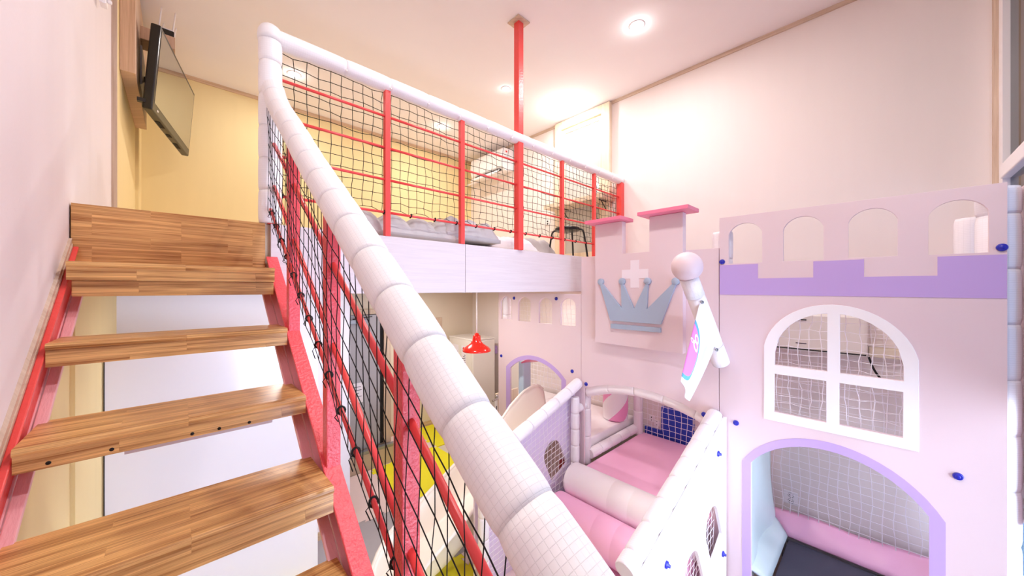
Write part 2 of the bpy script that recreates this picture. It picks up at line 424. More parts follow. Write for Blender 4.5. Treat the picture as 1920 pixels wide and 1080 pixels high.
def emis(name, col, st):
    k = NT(name); e = k.n('ShaderNodeEmission'); e.inputs[0].default_value = col; e.inputs[1].default_value = st
    k.l(e.outputs[0], k.t.nodes['Material Output'].inputs[0]); return k.m
M['bulb'] = emis('lamp_glow', (1, .93, .85, 1), 14.0)
M['bulb_dim'] = emis('lamp_glow_dim', (1, .95, .9, 1), 1.3)
def glass(name, col, frost=0.0, refl=.12):
    k = NT(name); tr = k.n('ShaderNodeBsdfTransparent'); tr.inputs[0].default_value = col
    gl = k.n('ShaderNodeBsdfGlossy'); gl.inputs['Roughness'].default_value = .03
    lw = k.n('ShaderNodeFresnel'); lw.inputs[0].default_value = 1.45
    mx = k.n('ShaderNodeMixShader'); k.l(lw.outputs[0], mx.inputs[0]); k.l(tr.outputs[0], mx.inputs[1]); k.l(gl.outputs[0], mx.inputs[2])
    k.l(mx.outputs[0], k.t.nodes['Material Output'].inputs[0]); return k.m
M['glass'] = glass('window_glass', (.9, .95, 1, 1))
M['glass_mid'] = glass('tinted_window_glass', (.28, .34, .42, 1))
M['glass_top'] = glass('dark_tinted_window_glass', (.075, .085, .10, 1))
k = NT('frosted_pane'); k.b.inputs['Base Color'].default_value = lin((150, 168, 200)); k.b.inputs['Roughness'].default_value = .25
nz = k.n('ShaderNodeTexNoise'); nz.inputs['Scale'].default_value = 120; bp = k.n('ShaderNodeBump'); bp.inputs['Strength'].default_value = .05
k.l(nz.outputs['Fac'], bp.inputs['Height']); k.l(bp.outputs[0], k.b.inputs['Normal']); M['frost'] = k.m
k = NT('screen_glass'); k.b.inputs['Base Color'].default_value = (.02, .02, .022, 1); k.b.inputs['Roughness'].default_value = .03; k.b.inputs['Specular IOR Level'].default_value = 1.0; k.b.inputs['Coat Weight'].default_value = 1.0; k.b.inputs['Coat IOR'].default_value = 2.0; k.b.inputs['Coat Roughness'].default_value = .02
nz = k.n('ShaderNodeTexNoise'); nz.inputs['Scale'].default_value = 2; M['screen'] = k.m
k = NT('door_glass'); k.b.inputs['Base Color'].default_value = lin((196, 192, 188)); k.b.inputs['Roughness'].default_value = .12; k.b.inputs['Coat Weight'].default_value = .6; M['doorglass'] = k.m

# ------------------------------------------------------------------ room shell
CZ = 2.672; FZ = -2.6; LZ = .385; LB = -.035
XL, XR, YB, YF = -.338, 4.5, 6.0, -.60
XS0 = -.354                 # the stair part of the left wall stands a little further out
struct('floor', MB().box(XL - .2, XR + .1, -2.1, YB + .1, FZ - .1, FZ), M['floorm'])
struct('ceiling', MB().box(XL - .2, XR + .1, -2.1, YB + .1, CZ, CZ + .1), M['ceiling'])
struct('wall_left', MB().box(XS0 - .1, XS0, -2.1, 3.90, .005, CZ).prism([(-2.1, FZ), (-1.25, FZ), (2.52, -.002), (2.52, .005), (-2.1, .005)], 0, XS0 - .1, XS0), M['wall_lilac'])
struct('wall_left_loft', MB().box(XL - .15, XL, 3.92, YB, LB, CZ).box(XL, -.312, 5.60, YB, LZ, CZ), M['yellow'])
struct('wall_left_lower', MB().box(XL - .15, XL, 2.52, YB, FZ, LB), M['yellow'])
struct('wall_left_stair', MB().prism([(-1.25, FZ), (2.52, FZ), (2.52, -.002)], 0, XS0 - .1, XS0 + .0005), M['yellow'])
struct('wall_right', MB().box(XR, XR + .1, YF - .1, YB + .1, FZ, CZ), M['wall'])
struct('wall_back_loft', MB().box(XL - .1, XR, YB, YB + .1, LB, CZ), M['yellow'])
struct('wall_back_lower', MB().box(XL - .1, XR, YB - .05, YB + .1, FZ, LB), M['beige'])
struct('wall_back_partition', MB().box(XL, 1.36, 4.0, 4.06, FZ, LB), M['whitewall'])
struct('wall_near_end', MB().box(XS0 - .1, .6, -2.1, -2.0, FZ, CZ), M['wall'])
struct('wall_near_return', MB().box(.55, .65, -2.0, YF, FZ, CZ), M['wall'])
# window wall at the near side
wb = MB().box(.65, XR, YF - .1, YF, FZ, -2.2).box(.65, XR, YF - .1, YF, 2.45, CZ)
struct('wall_near', wb, M['wall'])
w1 = struct('window_1', MB().box(.65, 4.42, YF - .07, YF - .005, -2.2, -2.12).box(.65, 4.42, YF - .07, YF - .005, 2.38, 2.45)
       .box(4.36, 4.5, YF - .07, YF + .0, -2.2, 2.45).box(.65, .73, YF - .07, YF - .005, -2.12, 2.38), M['white'])
struct('window_rail', MB().box(.73, 4.36, YF - .075, YF + .012, .80, .90), M['white'], w1, bevel=.008)
struct('window_rail', MB().box(.73, 4.36, YF - .06, YF - .01, -.62, -.54), M['white'], w1, bevel=.006)
for x in (1.6, 2.55, 3.5):
    struct('mullion', MB().box(x - .03, x + .03, YF - .06, YF - .01, -2.12, 2.38), M['white'], w1)
for z0, z1 in ((-2.12, -.62), (-.54, .80), (.90, 2.38)):
    for x0, x1 in ((.73, 1.57), (1.63, 2.52), (2.58, 3.47), (3.53, 4.36)):
        struct('glass_pane', MB().box(x0, x1, YF - .04, YF - .034, z0, z1), M['glass' if z1 < 0 else ('glass_mid' if z1 < 1 else 'glass_top')], w1)
# loft slab, its laminate face and the trims
struct('floor_loft', MB().box(XL, XR, 2.54, YB, LB + .002, LZ).box(XS0, XL, 2.54, 3.90, LB, LZ), M['beige'])
fs = struct('trim_1', MB().box(.40, 1.812, 2.50, 2.54, LB, LZ), M['fascia'], bevel=.002)
struct('trim_2', MB().box(1.815, XR, 2.50, 2.54, LB, LZ), M['fascia'], bevel=.002)
struct('trim_3', MB().box(XS0 - .05, -.326, 3.89, 3.919, LZ, CZ), M['trimwood'], bevel=.002)
T = .018
struct('trim_4', MB().box(XL, XR, YB - T, YB, CZ - .045, CZ), M['trimwood_x'])
struct('trim_5', MB().box(XL, XL + T, 3.92, 5.6, CZ - .045, CZ), M['trimwood_h'])
struct('trim_6', MB().box(XR - T, XR, YF, 2.665, CZ - .04, CZ).box(XR - T, XR, 3.66, YB, CZ - .04, CZ), M['trimwood_h'])
struct('trim_7', MB().box(XR - T, XR, YF + .0, YF + .028, -2.6, CZ - .04), M['trimwood'])
struct('baseboard_back', MB().box(2.4, XR, YB - .068, YB - .05, FZ, FZ + .09), M['trimwood_x'])
struct('baseboard_partition', MB().box(XL, 1.37, 3.975, 4.0, FZ, FZ + .07).box(XL, 1.365, 3.985, 4.0, FZ + .07, FZ + .09), M['trimwood_x'])
# loft door in the right wall
d1 = struct('door_1', MB().box(4.43, 4.5, 2.665, 2.80, LZ, 2.655).box(4.43, 4.5, 3.54, 3.66, LZ, 2.655).box(4.43, 4.5, 2.80, 3.54, 2.53, 2.655), M['doorwood'], bevel=.004)
struct('door_leaf', MB().box(4.465, 4.5, 2.80, 2.86, LZ, 2.53).box(4.465, 4.5, 3.48, 3.54, LZ, 2.53).box(4.465, 4.5, 2.86, 3.48, 2.46, 2.53).box(4.465, 4.5, 2.86, 3.48, LZ, .55), M['doorwood'], d1, bevel=.004)
struct('glass_pane', MB().box(4.482, 4.488, 2.86, 3.48, .55, 2.46), M['doorglass'], d1)
sk = MB()
for k_ in range(2):
    sk.tube([(4.480, 2.90 + .02 * k_ + .016 * math.cos(a), 2.425 + .009 * math.sin(a)) for a in [i * 2 * PI / 14 for i in range(14)]], .0022, n=5, closed=True)
struct('glass_sticker', sk, M['bolt'], d1)

# ------------------------------------------------------------------ recessed ceiling lamps
names = ['bright recessed downlight in the ceiling left of the beige wall', 'glowing downlight behind the corner of the white padded rail',
         'glowing downlight over the loft seen through the net', 'added unseen downlight close above the pale wooden door frame', 'added out-of-view fill downlight above the wooden stairs',
         'small dim white downlight beside the tall red pillar', 'added out-of-view fill downlight above the window side']
for i, (x, y, k_) in enumerate(LAMPS):
    t = thing('ceiling_downlight', names[i], 'ceiling light', (x, y, CZ), 'recessed ceiling lights')
    rr = .045 if k_ < .3 else .062
    obj('lamp_ring', MB().lathe([(rr, 0), (rr + .014, 0), (rr + .016, -.004), (rr + .002, -.008), (rr, -.004)], (x, y, CZ), n=28), M['white'], t)
    obj('lamp_lens', MB().lathe([(0, -.003), (rr, -.003), (rr, -.001), (0, -.001)], (x, y, CZ), n=28), M['bulb'] if k_ >= .3 else M['bulb_dim'], t)
    # most of a lamp's light goes down; an extra point light is added to imitate the glow on the ceiling
    ld = bpy.data.lights.new('lamp_light', 'AREA'); ld.shape = 'DISK'; ld.size = .12; ld.energy = LAMP_W * k_ * .85; ld.color = LAMP_COL; ld.spread = PI
    lo = bpy.data.objects.new('lamp_light', ld); COL.objects.link(lo); lo.parent = t; lo.location = (0, 0, -.012)
    ld = bpy.data.lights.new('lamp_glow', 'POINT'); ld.shadow_soft_size = .04; ld.energy = LAMP_W * k_ * (.40 if i == 3 else .05); ld.color = LAMP_COL
    lo = bpy.data.objects.new('lamp_glow', ld); COL.objects.link(lo); lo.parent = t; lo.location = (0, 0, -.24 if i == 3 else -.06)

for i, (x, y, k_) in enumerate(LOW_FILL_LAMPS):
    t = thing('added_fill_lamp', ('unseen flat fill lamp added under the loft behind the stairs', 'unseen flat fill lamp added under the loft over the play slide', 'unseen flat fill lamp added under the loft inside the play castle', 'unseen flat fill lamp added under the loft near the refrigerator')[i], 'ceiling light', (x, y, LB), 'added fill lamps under the loft')
    obj('fill_lamp_base', MB().lathe([(0, 0), (.13, 0), (.13, -.002), (.12, -.003), (0, -.003)], (x, y, LB), n=28), M['white'], t)
    obj('lamp_lens', MB().lathe([(0, -.0032), (.115, -.0032), (.11, -.005), (0, -.0055)], (x, y, LB), n=28), M['bulb'], t)
    ld = bpy.data.lights.new('lamp_light', 'AREA'); ld.shape = 'DISK'; ld.size = .22; ld.energy = LOW_W * k_; ld.color = LAMP_COL; ld.spread = PI
    lo = bpy.data.objects.new('lamp_light', ld); COL.objects.link(lo); lo.parent = t; lo.location = (0, 0, -.008)

# ------------------------------------------------------------------ floor mats
JX = [-.13, .93, 2.0, 3.07]; JY = [1.75, 2.83, 3.94, 5.02, 5.90]
KC = {(0, 1): 'y', (1, 1): 'g', (2, 1): 'g', (1, 2): 'p', (2, 2): 'y', (2, 3): 'p', (3, 3): 'y', (0, 0): 'g', (1, 0): 'y', (2, 0): 'p'}
pm = thing('foam_mat_floor', 'jigsaw foam play mats in yellow, pale pink and grey on the lower floor', 'floor mat', (1.5, 4.0, FZ))
def jig(a, b, out, n=5, d=.035):
    """edge from a to b with dovetail tabs to the left (out=+1) or notched the same way (shared edge), 0 = straight"""
    a = Vector(a); b = Vector(b); e = (b - a); t = e.normalized(); nn = Vector((-t.y, t.x)); pts = [a]
    if out:
        for i in range(n):
            c = a + e * ((i + .5) / n); wd = e.length / n
            pts += [c - t * wd * .16, c - t * wd * .26 + nn * d * out, c + t * wd * .26 + nn * d * out, c + t * wd * .16]
    return [tuple(p) for p in pts]
for (i, j), c in KC.items():
    x0 = JX[i]; x1 = JX[i + 1] if i + 1 < 4 else 4.1; y0, y1 = JY[j], JY[j + 1]
    if (i, j) == (1, 2): y1 = 5.02
    g = .0015
    x0 += g; x1 -= g; y0 += g; y1 -= g
    bot = jig((x0, y0), (x1, y0), 1 if (i, j - 1) in KC else 0); rgt = jig((x1, y0), (x1, y1), 1 if (i + 1, j) in KC else 0)
    top = jig((x0, y1), (x1, y1), 1 if (i, j + 1) in KC else 0); lef = jig((x0, y0), (x0, y1), 1 if (i - 1, j) in KC else 0)
    poly = bot + rgt + ([(x1, y1)] + top[1:][::-1]) + ([(x0, y1)] + lef[1:][::-1])
    obj('mat_tile', panel([poly], 'z', FZ + .001, FZ + .018), M['eva_' + c], pm)

# ------------------------------------------------------------------ staircase
st = thing('staircase', 'open timber staircase with pine treads on red stringers along the left wall', 'staircase', (.02, .6, FZ))
def sz(y): return .19 - .74 * (2.5 - y)             # top line of the stringers
TR = [(.11, 2.225, 2.515, .075), (-.185, 1.925, 2.16, .08), (-.43, 1.597, 1.875, .07), (-.652, 1.247, 1.535, .088), (-.87, .93, 1.225, .08)]
yy, zz = .93, -.87
while zz > -2.35:
    yy -= .30; zz -= .222; TR.append((zz, yy, yy + .295, .08))
def tread_mb(z, y0, y1, th, x0=-.322, x1=.373):
    prof = [(y0 - .004, z - .006), (y0 + .002, z), (y1, z), (y1, z - th), (y0 + .004, z - th), (y0 + .004, z - .023), (y0 - .002, z - .021), (y0 - .005, z - .014)]
    return MB().prism(prof, 0, x0, x1)
for i, (z, y0, y1, th) in enumerate(TR):
    o = obj('tread', tread_mb(z, y0, y1, th), M['pine'], st)
    if i == 0: obj('tread_backing', MB().box(-.312, .373, y0 + .03, y0 + .052, z - .142, z - .076), M['pine'], st, bevel=.002)
    if i == 2:
        for x in (-.262, -.145, .035, .105, .19):
            obj('screw_hole', MB().lathe([(0, 0), (.0052, 0), (.0052, .003), (0, .003)], (x, y0 + .0025, z - .058 - .003 * math.sin(9 * x)), axis=(0, 1, 0), n=12), M['dark'], o)
        obj('cover_strip', MB().box(-.12, .262, y0 + .012, y0 + .030, z - .083, z - .071), M['fascia'], o, bevel=.002)
obj('top_riser', MB().box(-.348, .373, 2.505, 2.538, .03, LZ), M['pine2'], st)
def slope_bar(x0, x1, dz0, dz1, ya=2.5, yb=-1.24, clip=None):
    return MB().prism([(ya, sz(ya) + dz0), (yb, max(FZ, sz(yb) + dz0)), (yb, max(FZ, sz(yb) + dz1)), (ya, sz(ya) + dz1)], 0, x0, x1)
for sd in ('r', 'l'):
    xa, xb = (.376, .434) if sd == 'r' else (-.3415, -.3245)
    wa, wb_ = (.427, .434) if sd == 'r' else (-.3415, -.338)
    o = obj('stringer', slope_bar(xa, xb, 0, -.012, 2.5), M['redtext'] if sd == 'r' else M['red'], st, bevel=.003)
    obj('stringer_web', slope_bar(wa, wb_, -.012, -.30, 2.49), M['red'], o)
    for q in range(2):
        if sd == 'r': a, b = ((.347, .380), (.384, .426))[q]
        else: a, b = ((-.3305, -.304), (-.3415, -.334))[q]
        obj('stringer_plank', slope_bar(a, b, -.155 - .004 * q, -.18 - .004 * q, 2.46), M['plank'], o, bevel=.002)
struct('trim_8', MB().prism([(2.5, sz(2.5) + .035), (-1.24, sz(-1.24) + .035), (-1.24, sz(-1.24) - .05), (2.5, sz(2.5) - .05)], 0, XS0, XS0 + .010)
       .prism([(2.5, sz(2.5) + .012), (-1.24, sz(-1.24) + .012), (-1.24, sz(-1.24) - .05), (2.5, sz(2.5) - .05)], 0, XS0 + .010, XS0 + .0125), M['trimwood_h'])

# ------------------------------------------------------------------ stair railing with padding and net
TP = [(2.50, 1.19), (2.356, 1.03), (1.956, .75), (1.699, .553), (1.347, .307), (1.154, .171), (.918, .001), (.743, -.123), (.617, -.218), (.551, -.264), (.451, -.331), (.366, -.388), (.324, -.417), (.2, -.50), (0, -.64), (-.45, -.96)]
def tz(y):
    for (a, za), (b, zb) in zip(TP, TP[1:]):
        if b <= y <= a: return zb + (za - zb) * (y - b) / (a - b)
    return TP[0][1] if y > TP[0][0] else TP[-1][1]
XRAIL = .41
sr = thing('stair_railing', 'red stair railing with black net and fat white padded handrail', 'railing', (XRAIL, .9, sz(.9)))
for y in (1.99, 1.395, .81, .2):
    obj('post', MB().box(XRAIL - .024, XRAIL + .024, y - .024, y + .024, sz(y) - .02, tz(y) - .03), M['redtext'], sr, bevel=.003)
R1 = lambda y: .10 + .70 * (y - 1.395)
R2 = lambda y: -.19 + .74 * (y - 1.395)
R3 = lambda y: -.288 + .705 * (y - 1.395)
for f_, rr, x in ((R1, .0105, XRAIL), (R2, .0105, XRAIL), (R3, .0075, XRAIL - .018)):
    seg = (2.47, 1.99, 1.395, .81, .2)
    if f_ is R3: obj('bottom_rod', MB().tube([(x, 2.47, f_(2.47)), (x, .15, f_(.15))], rr, n=10), M['rod'], sr)
    else:
        for a, b in zip(seg, seg[1:]): obj('rod', MB().tube([(x, a, f_(a)), (x, b, f_(b))], rr, n=10), M['rod'], sr)
path = smooth_path([(XRAIL, y, z) for y, z in TP], 2)
sleeves(path, .0575, .19, M['sleeve'], sr, None, n=28, bulge=.045, first=.10)
# net: uprights every 6.5 cm, slanting rows parallel to the stairs
nv = 8
def sn(i, j):
    y = 2.44 - .053 * i; lo = R3(y); hi = tz(y) - .05; t = j / nv
    lean = -.05 * max(0, 1.1 - y) * (t - .4)
    return (XRAIL - .034 + .004 * math.sin(.7 * i + .5 * j), y + lean, lo + (hi - lo) * t)
obj('net', net(sn, 43, nv, .0015, .0022, knots=False), M['cord'], sr)
for i in range(34):
    y = 2.42 - .066 * i
    if i % 2 == 0:
        e = MB().tube([(XRAIL - .018 + .012 * math.cos(a), y + .004 * math.sin(a), R3(y) + .012 * math.sin(a)) for a in [q * 2 * PI / 10 for q in range(10)]], .0035, n=6, closed=True)
        e.strand([(XRAIL - .03, y, R3(y) - .008), (XRAIL - .036, y + .01, R3(y) - .022), (XRAIL - .032, y - .012, R3(y) - .03 - .01 * (i % 3))], .0018)
        obj('net_tie', e, M['cord'], sr)

# ------------------------------------------------------------------ loft railing
lr = thing('loft_railing', 'red loft balustrade with black net and white padded top rail', 'railing', (2.4, 2.52, LZ))
YR = 2.515
obj('corner_post', MB().box(.385, .425, YR - .02, YR + .02, LZ, 1.48), M['red'], lr)
POSTS = [1.117, 1.785, 3.17, 3.815]
for x in POSTS: obj('post', MB().box(x - .02, x + .02, YR - .02, YR + .02, LZ, 1.47), M['red'], lr, bevel=.002)
obj('end_post', MB().box(4.42, XR - .001, YR - .04, YR + .035, LZ, 1.47), M['red'], lr, bevel=.002)
XS = [.405, 1.117, 1.785, 2.48, 3.17, 3.815, 4.45]
for z in (1.265, 1.035, .80, .56):
    for a, b in zip(XS, XS[1:]):
        if z == .80 and a < .5: pass
        obj('rod', MB().tube([(a, YR, z), (b, YR, z)], .0095, n=8), M['rod'], lr)
sleeves([(.40, YR, 1.50), (4.49, YR, 1.50)], .053, .30, M['sleeve'], lr, M['knob'], n=24, bulge=.05, tie_side=(0, -.7, -.7), first=.42)
sleeves([(.40, YR, LZ + .002), (.40, YR, 1.50)], .059, .19, M['sleeve'], lr, None, n=24, bulge=.06)
obj('corner_cap', MB().lathe([(0, .066), (.03, .060), (.05, .045), (.062, .02), (.066, -.01), (.064, -.04), (0, -.045)], (.40, YR, 1.505), n=24), M['sleeve'], lr)
nz_ = 13
def ln(i, j):
    x = .46 + .0706 * i; t = j / nz_
    sag = .03 * abs(math.sin(i * PI / 3)) if j == 0 else (.012 * abs(math.sin(i * PI / 3)) if j == 1 else 0)
    return (x, YR + .035 + .008 * math.sin(i * .9 + j), .565 + sag + (1.45 - .565) * t)
obj('net', net(ln, 56, nz_, .0024, .005), M['cord'], lr)
for i in range(0, 57, 3):
    x = .46 + .0706 * i
    obj('net_tie', MB().tube([(x + .004 * math.sin(a), YR + .013 * math.cos(a) , .56 + .014 * math.sin(a)) for a in [q * 2 * PI / 10 for q in range(10)]], .005, n=6, closed=True), M['cord'], lr)
pl = thing('support_pillar', 'tall square red steel pillar from the loft edge up to the ceiling', 'pillar', (2.48, YR, LZ))
obj('shaft', MB().box(2.446, 2.514, YR - .034, YR + .034, LZ, CZ - .012), M['red'], pl, bevel=.003)
obj('ceiling_plate', MB().box(2.40, 2.56, YR - .08, YR + .08, CZ - .014, CZ), M['trimwood'], pl, bevel=.003)

# ------------------------------------------------------------------ loft contents
tvp = obj('wall_panel', MB().box(XL + .001, -.250, 4.18, 5.58, 1.745, 2.62), M['panelwood'], bevel=.003, label='light wooden mounting board on the yellow wall behind the tilted television', category='wall panel')
tv = thing('television', 'black flat television on a swivel wall bracket, tilted forward', 'television', (-.1, 4.9, 1.53))
A = Vector((-.16, 4.3, 0)); B = Vector((.09, 5.55, 0)); ex = (B - A).normalized(); en = Vector((ex.y, -ex.x, 0)).normalized()
W_ = (B - A).length; tl = math.radians(4.2); up = (Vector((0, 0, 1)) * math.cos(tl) + en * math.sin(tl)); fn = en * math.cos(tl) - Vector((0, 0, 1)) * math.sin(tl)
O = Vector((A.x, A.y, 1.53))
def tvp_(u, v, w_): return O + ex * u + up * v + fn * w_
def tvbox(u0, u1, v0, v1, w0, w1):
    vs = [tvp_(u, v, w_) for w_ in (w0, w1) for v in (v0, v1) for u in (u0, u1)]
    return MB().add(vs, [(0, 2, 3, 1), (4, 5, 7, 6), (0, 1, 5, 4), (2, 6, 7, 3), (0, 4, 6, 2), (1, 3, 7, 5)])
HT = .745
obj('bezel', tvbox(0, W_, 0, HT, -.065, 0), M['black'], tv, bevel=.012, bseg=3)
obj('screen', tvbox(.035, W_ - .035, .075, HT - .035, 0, .002), M['screen'], tv)
obj('back_shell', tvbox(.12, W_ - .12, .08, HT - .1, -.10, -.065), M['black'], tv, bevel=.015)
for u in (.28, .60, .86): obj('speaker_slot', tvbox(u, u + (.16 if u != .60 else .08), -.003, .002, -.05, -.018), M['dark'], tv)
obj('status_light', tvbox(.12, .15, .035, .05, 0, .002), M['white'], tv)
obj('mount_plate', MB().box(-.249, -.235, 4.62, 5.05, 1.85, 2.2), M['greym'], tv)
obj('swing_arm', MB().tube([(-.24, 4.9, 2.02), (-.16, 4.98, 2.02), tvp_(.62, .42, -.09)], .025, n=10), M['black'], tv)
obj('side_hook', MB().box(-.25, -.2, 4.30, 4.34, 1.58, 1.61), M['black'], tv)
sh = obj('router_shelf', MB().box(XL + .001, -.02, 4.66, 4.88, 2.285, 2.40), M['panelwood'], bevel=.003, label='small wooden wall shelf holding the router beside the television', category='shelf')
rt = thing('wifi_router', 'black router with four upright white antennas on the small wall shelf', 'router', (-.10, 4.76, 2.402))
obj('case', MB().box(-.16, -.026, 4.67, 4.86, 2.402, 2.458), M['black'], rt, bevel=.008)
obj('case_top', MB().box(-.158, -.028, 4.672, 4.858, 2.458, 2.468), M['white'], rt, bevel=.004)
for (x, y) in ((-.13, 4.68), (-.12, 4.85), (-.036, 4.69), (-.032, 4.85)):
    obj('antenna', MB().tube([(x, y, 2.46), (x + .018, y + .01, 2.655 if y < 4.75 else 2.60)], .006, n=8), M['white'], rt)
obj('wall_bracket', MB().box(XL + .001, XL + .03, 3.17, 3.24, 1.69, 1.86).lathe([(0, 0), (.012, 0), (.012, .02), (0, .02)], (XL + .03, 3.2, 1.72), axis=(1, 0, 0), n=12), M['white'], bevel=.006, label='small white bracket high on the lilac wall at the top edge', category='bracket')

cu = obj('floor_cushion', quad_cushion(.90, 1.86, 2.60, 3.5, LZ + .001, .605, 4, 3, .075, tilt=-.01), M['greycush'], label='long grey tufted floor cushion behind the left loft posts', category='cushion', group='grey tufted cushions on the loft')
obj('floor_cushion', quad_cushion(1.70, 2.33, 2.62, 3.2, LZ + .06, .665, 3, 3, .08, tilt=-.02), M['greycush'], label='grey tufted cushion lying on top, left of the red pillar', category='cushion', group='grey tufted cushions on the loft')
obj('floor_cushion', quad_cushion(2.30, 3.05, 2.75, 3.6, LZ + .001, .575, 3, 3, .02), M['whitebed'], label='white folded quilt on the loft floor behind the pillar', category='quilt')
obj('floor_cushion', quad_cushion(2.95, 3.75, 3.05, 3.9, LZ + .001, .66, 3, 3, .04), M['greycush'], label='grey tufted cushion behind the black stool', category='cushion', group='grey tufted cushions on the loft')
sl = thing('metal_stool', 'black metal stool with round seat standing behind the loft net', 'stool', (3.72, 2.85, LZ))
obj('seat', MB().lathe([(0, .80), (.15, .80), (.165, .79), (.165, .765), (.15, .755), (0, .755)], (3.72, 2.86, 0), n=28), M['stoolblk'], sl)
for a in (.35, 1.92, 3.49, 5.06):
    c, s_ = math.cos(a), math.sin(a); cx, cy_ = 3.72, 2.86
    obj('leg', MB().tube(smooth_path([(cx + .05 * c, cy_ + .05 * s_, .775), (cx + .20 * c, cy_ + .20 * s_, .775), (cx + .225 * c, cy_ + .225 * s_, .70), (cx + .27 * c, cy_ + .27 * s_, LZ + .001)], 2), .0125, n=8), M['stoolblk'], sl)
ds = thing('wall_counter', 'light wooden wall counter on black brackets under the loft door', 'shelf', (4.36, 3.0, 1.2))
obj('board', MB().box(4.18, 4.498, 2.62, 3.68, 1.245, 1.31), M['doorwood'], ds, bevel=.003)
for y in (2.72, 3.42):
    obj('bracket', MB().tube([(4.49, y, 1.24), (4.25, y, 1.24)], .008, n=6).tube([(4.49, y, 1.08), (4.30, y, 1.24)], .006, n=6).tube([(4.492, y, 1.24), (4.492, y, 1.05)], .008, n=6), M['stoolblk'], ds)
wr = MB()
for y in (2.68, 2.80): wr.tube([(4.24, y, 1.312), (4.24, y, 1.43), (4.44, y, 1.43), (4.44, y, 1.312)], .004, n=6)
wr.tube([(4.24, 2.68, 1.43), (4.24, 2.80, 1.43)], .004, n=6).tube([(4.44, 2.68, 1.43), (4.44, 2.80, 1.43)], .004, n=6)
obj('wire_rack', wr, M['stoolblk'], label='small black wire rack on the wooden wall counter', category='rack')
ac = thing('air_conditioner', 'white wall air conditioner high in the back corner of the loft', 'air conditioner', (4.35, 5.1, 2.15))
def acp(z0, z1): return [(4.499, z0 + .03), (4.30, z0), (4.22, z0 + .07), (4.19, z0 + .18), (4.21, z1 - .05), (4.26, z1), (4.499, z1)]
obj('housing', MB().prism([(p[0], p[1]) for p in acp(2.14, 2.55)], 1, 4.70, 5.62), M['white'], ac, bevel=.01) if False else obj('housing', MB().add([(x, y, z) for y in (4.70, 5.62) for x, z in acp(2.14, 2.55)], [tuple(range(7)), tuple(range(7, 14))[::-1]] + [(i, (i + 1) % 7, 7 + (i + 1) % 7, 7 + i) for i in range(7)]), M['white'], ac, bevel=.01)
obj('air_slot', MB().box(4.215, 4.30, 4.78, 5.5, 2.155, 2.172), M['dark'], ac)
obj('flap', MB().add([(4.20, 4.76, 2.15), (4.20, 5.54, 2.15), (4.13, 5.54, 2.08), (4.13, 4.76, 2.08), (4.208, 4.76, 2.145), (4.208, 5.54, 2.145), (4.138, 5.54, 2.072), (4.138, 4.76, 2.072)], [(0, 1, 2, 3), (4, 7, 6, 5), (0, 4, 5, 1), (2, 6, 7, 3), (0, 3, 7, 4), (1, 5, 6, 2)]), M['white'], ac)
for z, y in ((2.50, 4.699), (2.40, 4.699)): obj('label_sticker', MB().box(4.30, 4.34, y - .001, y, z - .03, z), M['redbox'] if z > 2.45 else M['blueslab'], ac)
obj('pipe', MB().tube([(4.47, 5.64, 2.2), (4.40, 5.8, 2.16), (4.36, 5.94, 2.14)], .02, n=10), M['white'], ac)
op = thing('wall_outlet', 'white double outlet on the wall behind the loft net', 'outlet', (4.495, 3.85, 1.1))
obj('plate', MB().box(4.49, 4.499, 3.80, 3.93, 1.06, 1.15), M['white'], op, bevel=.003)
for z in (1.085, 1.125): obj('socket', MB().lathe([(0, 0), (.014, 0), (.014, .003), (0, .003)], (4.487, 3.865, z), axis=(1, 0, 0), n=12), M['dark'], op)

# ------------------------------------------------------------------ under the loft
gd = MB().box(1.30, 2.34, 5.16, 5.95, FZ, LB)
struct('wall_entry', gd, M['beige'])
dr = struct('door_2', MB().box(2.22, 2.33, 5.10, 5.16, -2.30, -.30).box(1.30, 2.22, 5.10, 5.16, -.37, -.30), M['trimwood'], bevel=.003)
struct('door_leaf', MB().box(1.36, 2.17, 5.125, 5.155, -2.29, -.38), M['greydoor'], dr, bevel=.003)
struct('door_gap', MB().box(2.17, 2.22, 5.13, 5.158, -2.29, -.38), M['dark'], dr)
dc = MB().box(1.72, 1.98, 5.08, 5.12, -.50, -.44)
struct('door_closer', dc, M['greym'], dr, bevel=.004)
struct('closer_arm', MB().tube([(1.76, 5.07, -.43), (2.02, 5.04, -.40)], .008, n=6), M['black'], dr)
sg = struct('door_notice', MB().box(1.70, 1.92, 5.121, 5.124, -1.62, -1.34), M['paper'], dr)
lines = MB()
for q, (a, b) in enumerate(((.03, .19), (.02, .20), (.02, .16), (.02, .20), (.02, .12))):
    lines.box(1.70 + a, 1.70 + b, 5.1195, 5.1205, -1.40 - .045 * q, -1.392 - .045 * q)
struct('notice_print', lines, M['ink'], dr)
stp = struct('entry_step', MB().box(1.37, 2.38, 5.04, 5.10, FZ, -2.31), M['tile'], bevel=.003)
for q in range(3): struct('step_tile', MB().box(1.375 + .336 * q, 1.705 + .336 * q, 5.032, 5.04, FZ + .003, -2.345), M['tile'], stp, bevel=.002)
struct('step_edge', MB().box(1.37, 2.39, 5.028, 5.10, -2.34, -2.305), M['greym'], stp)
fr = thing('refrigerator', 'white two-face refrigerator in the corner below the loft', 'refrigerator', (4.0, 5.3, FZ))
obj('cabinet', MB().box(3.76, 4.26, 5.02, 5.70, FZ + .02, -.915), M['fridge'], fr, bevel=.012)
obj('door', MB().box(3.758, 4.262, 4.95, 5.014, FZ + .04, -.935), M['fridge'], fr, bevel=.014)
obj('top_cap', MB().box(3.755, 4.265, 4.96, 5.71, -.93, -.90), M['fridge'], fr, bevel=.008)
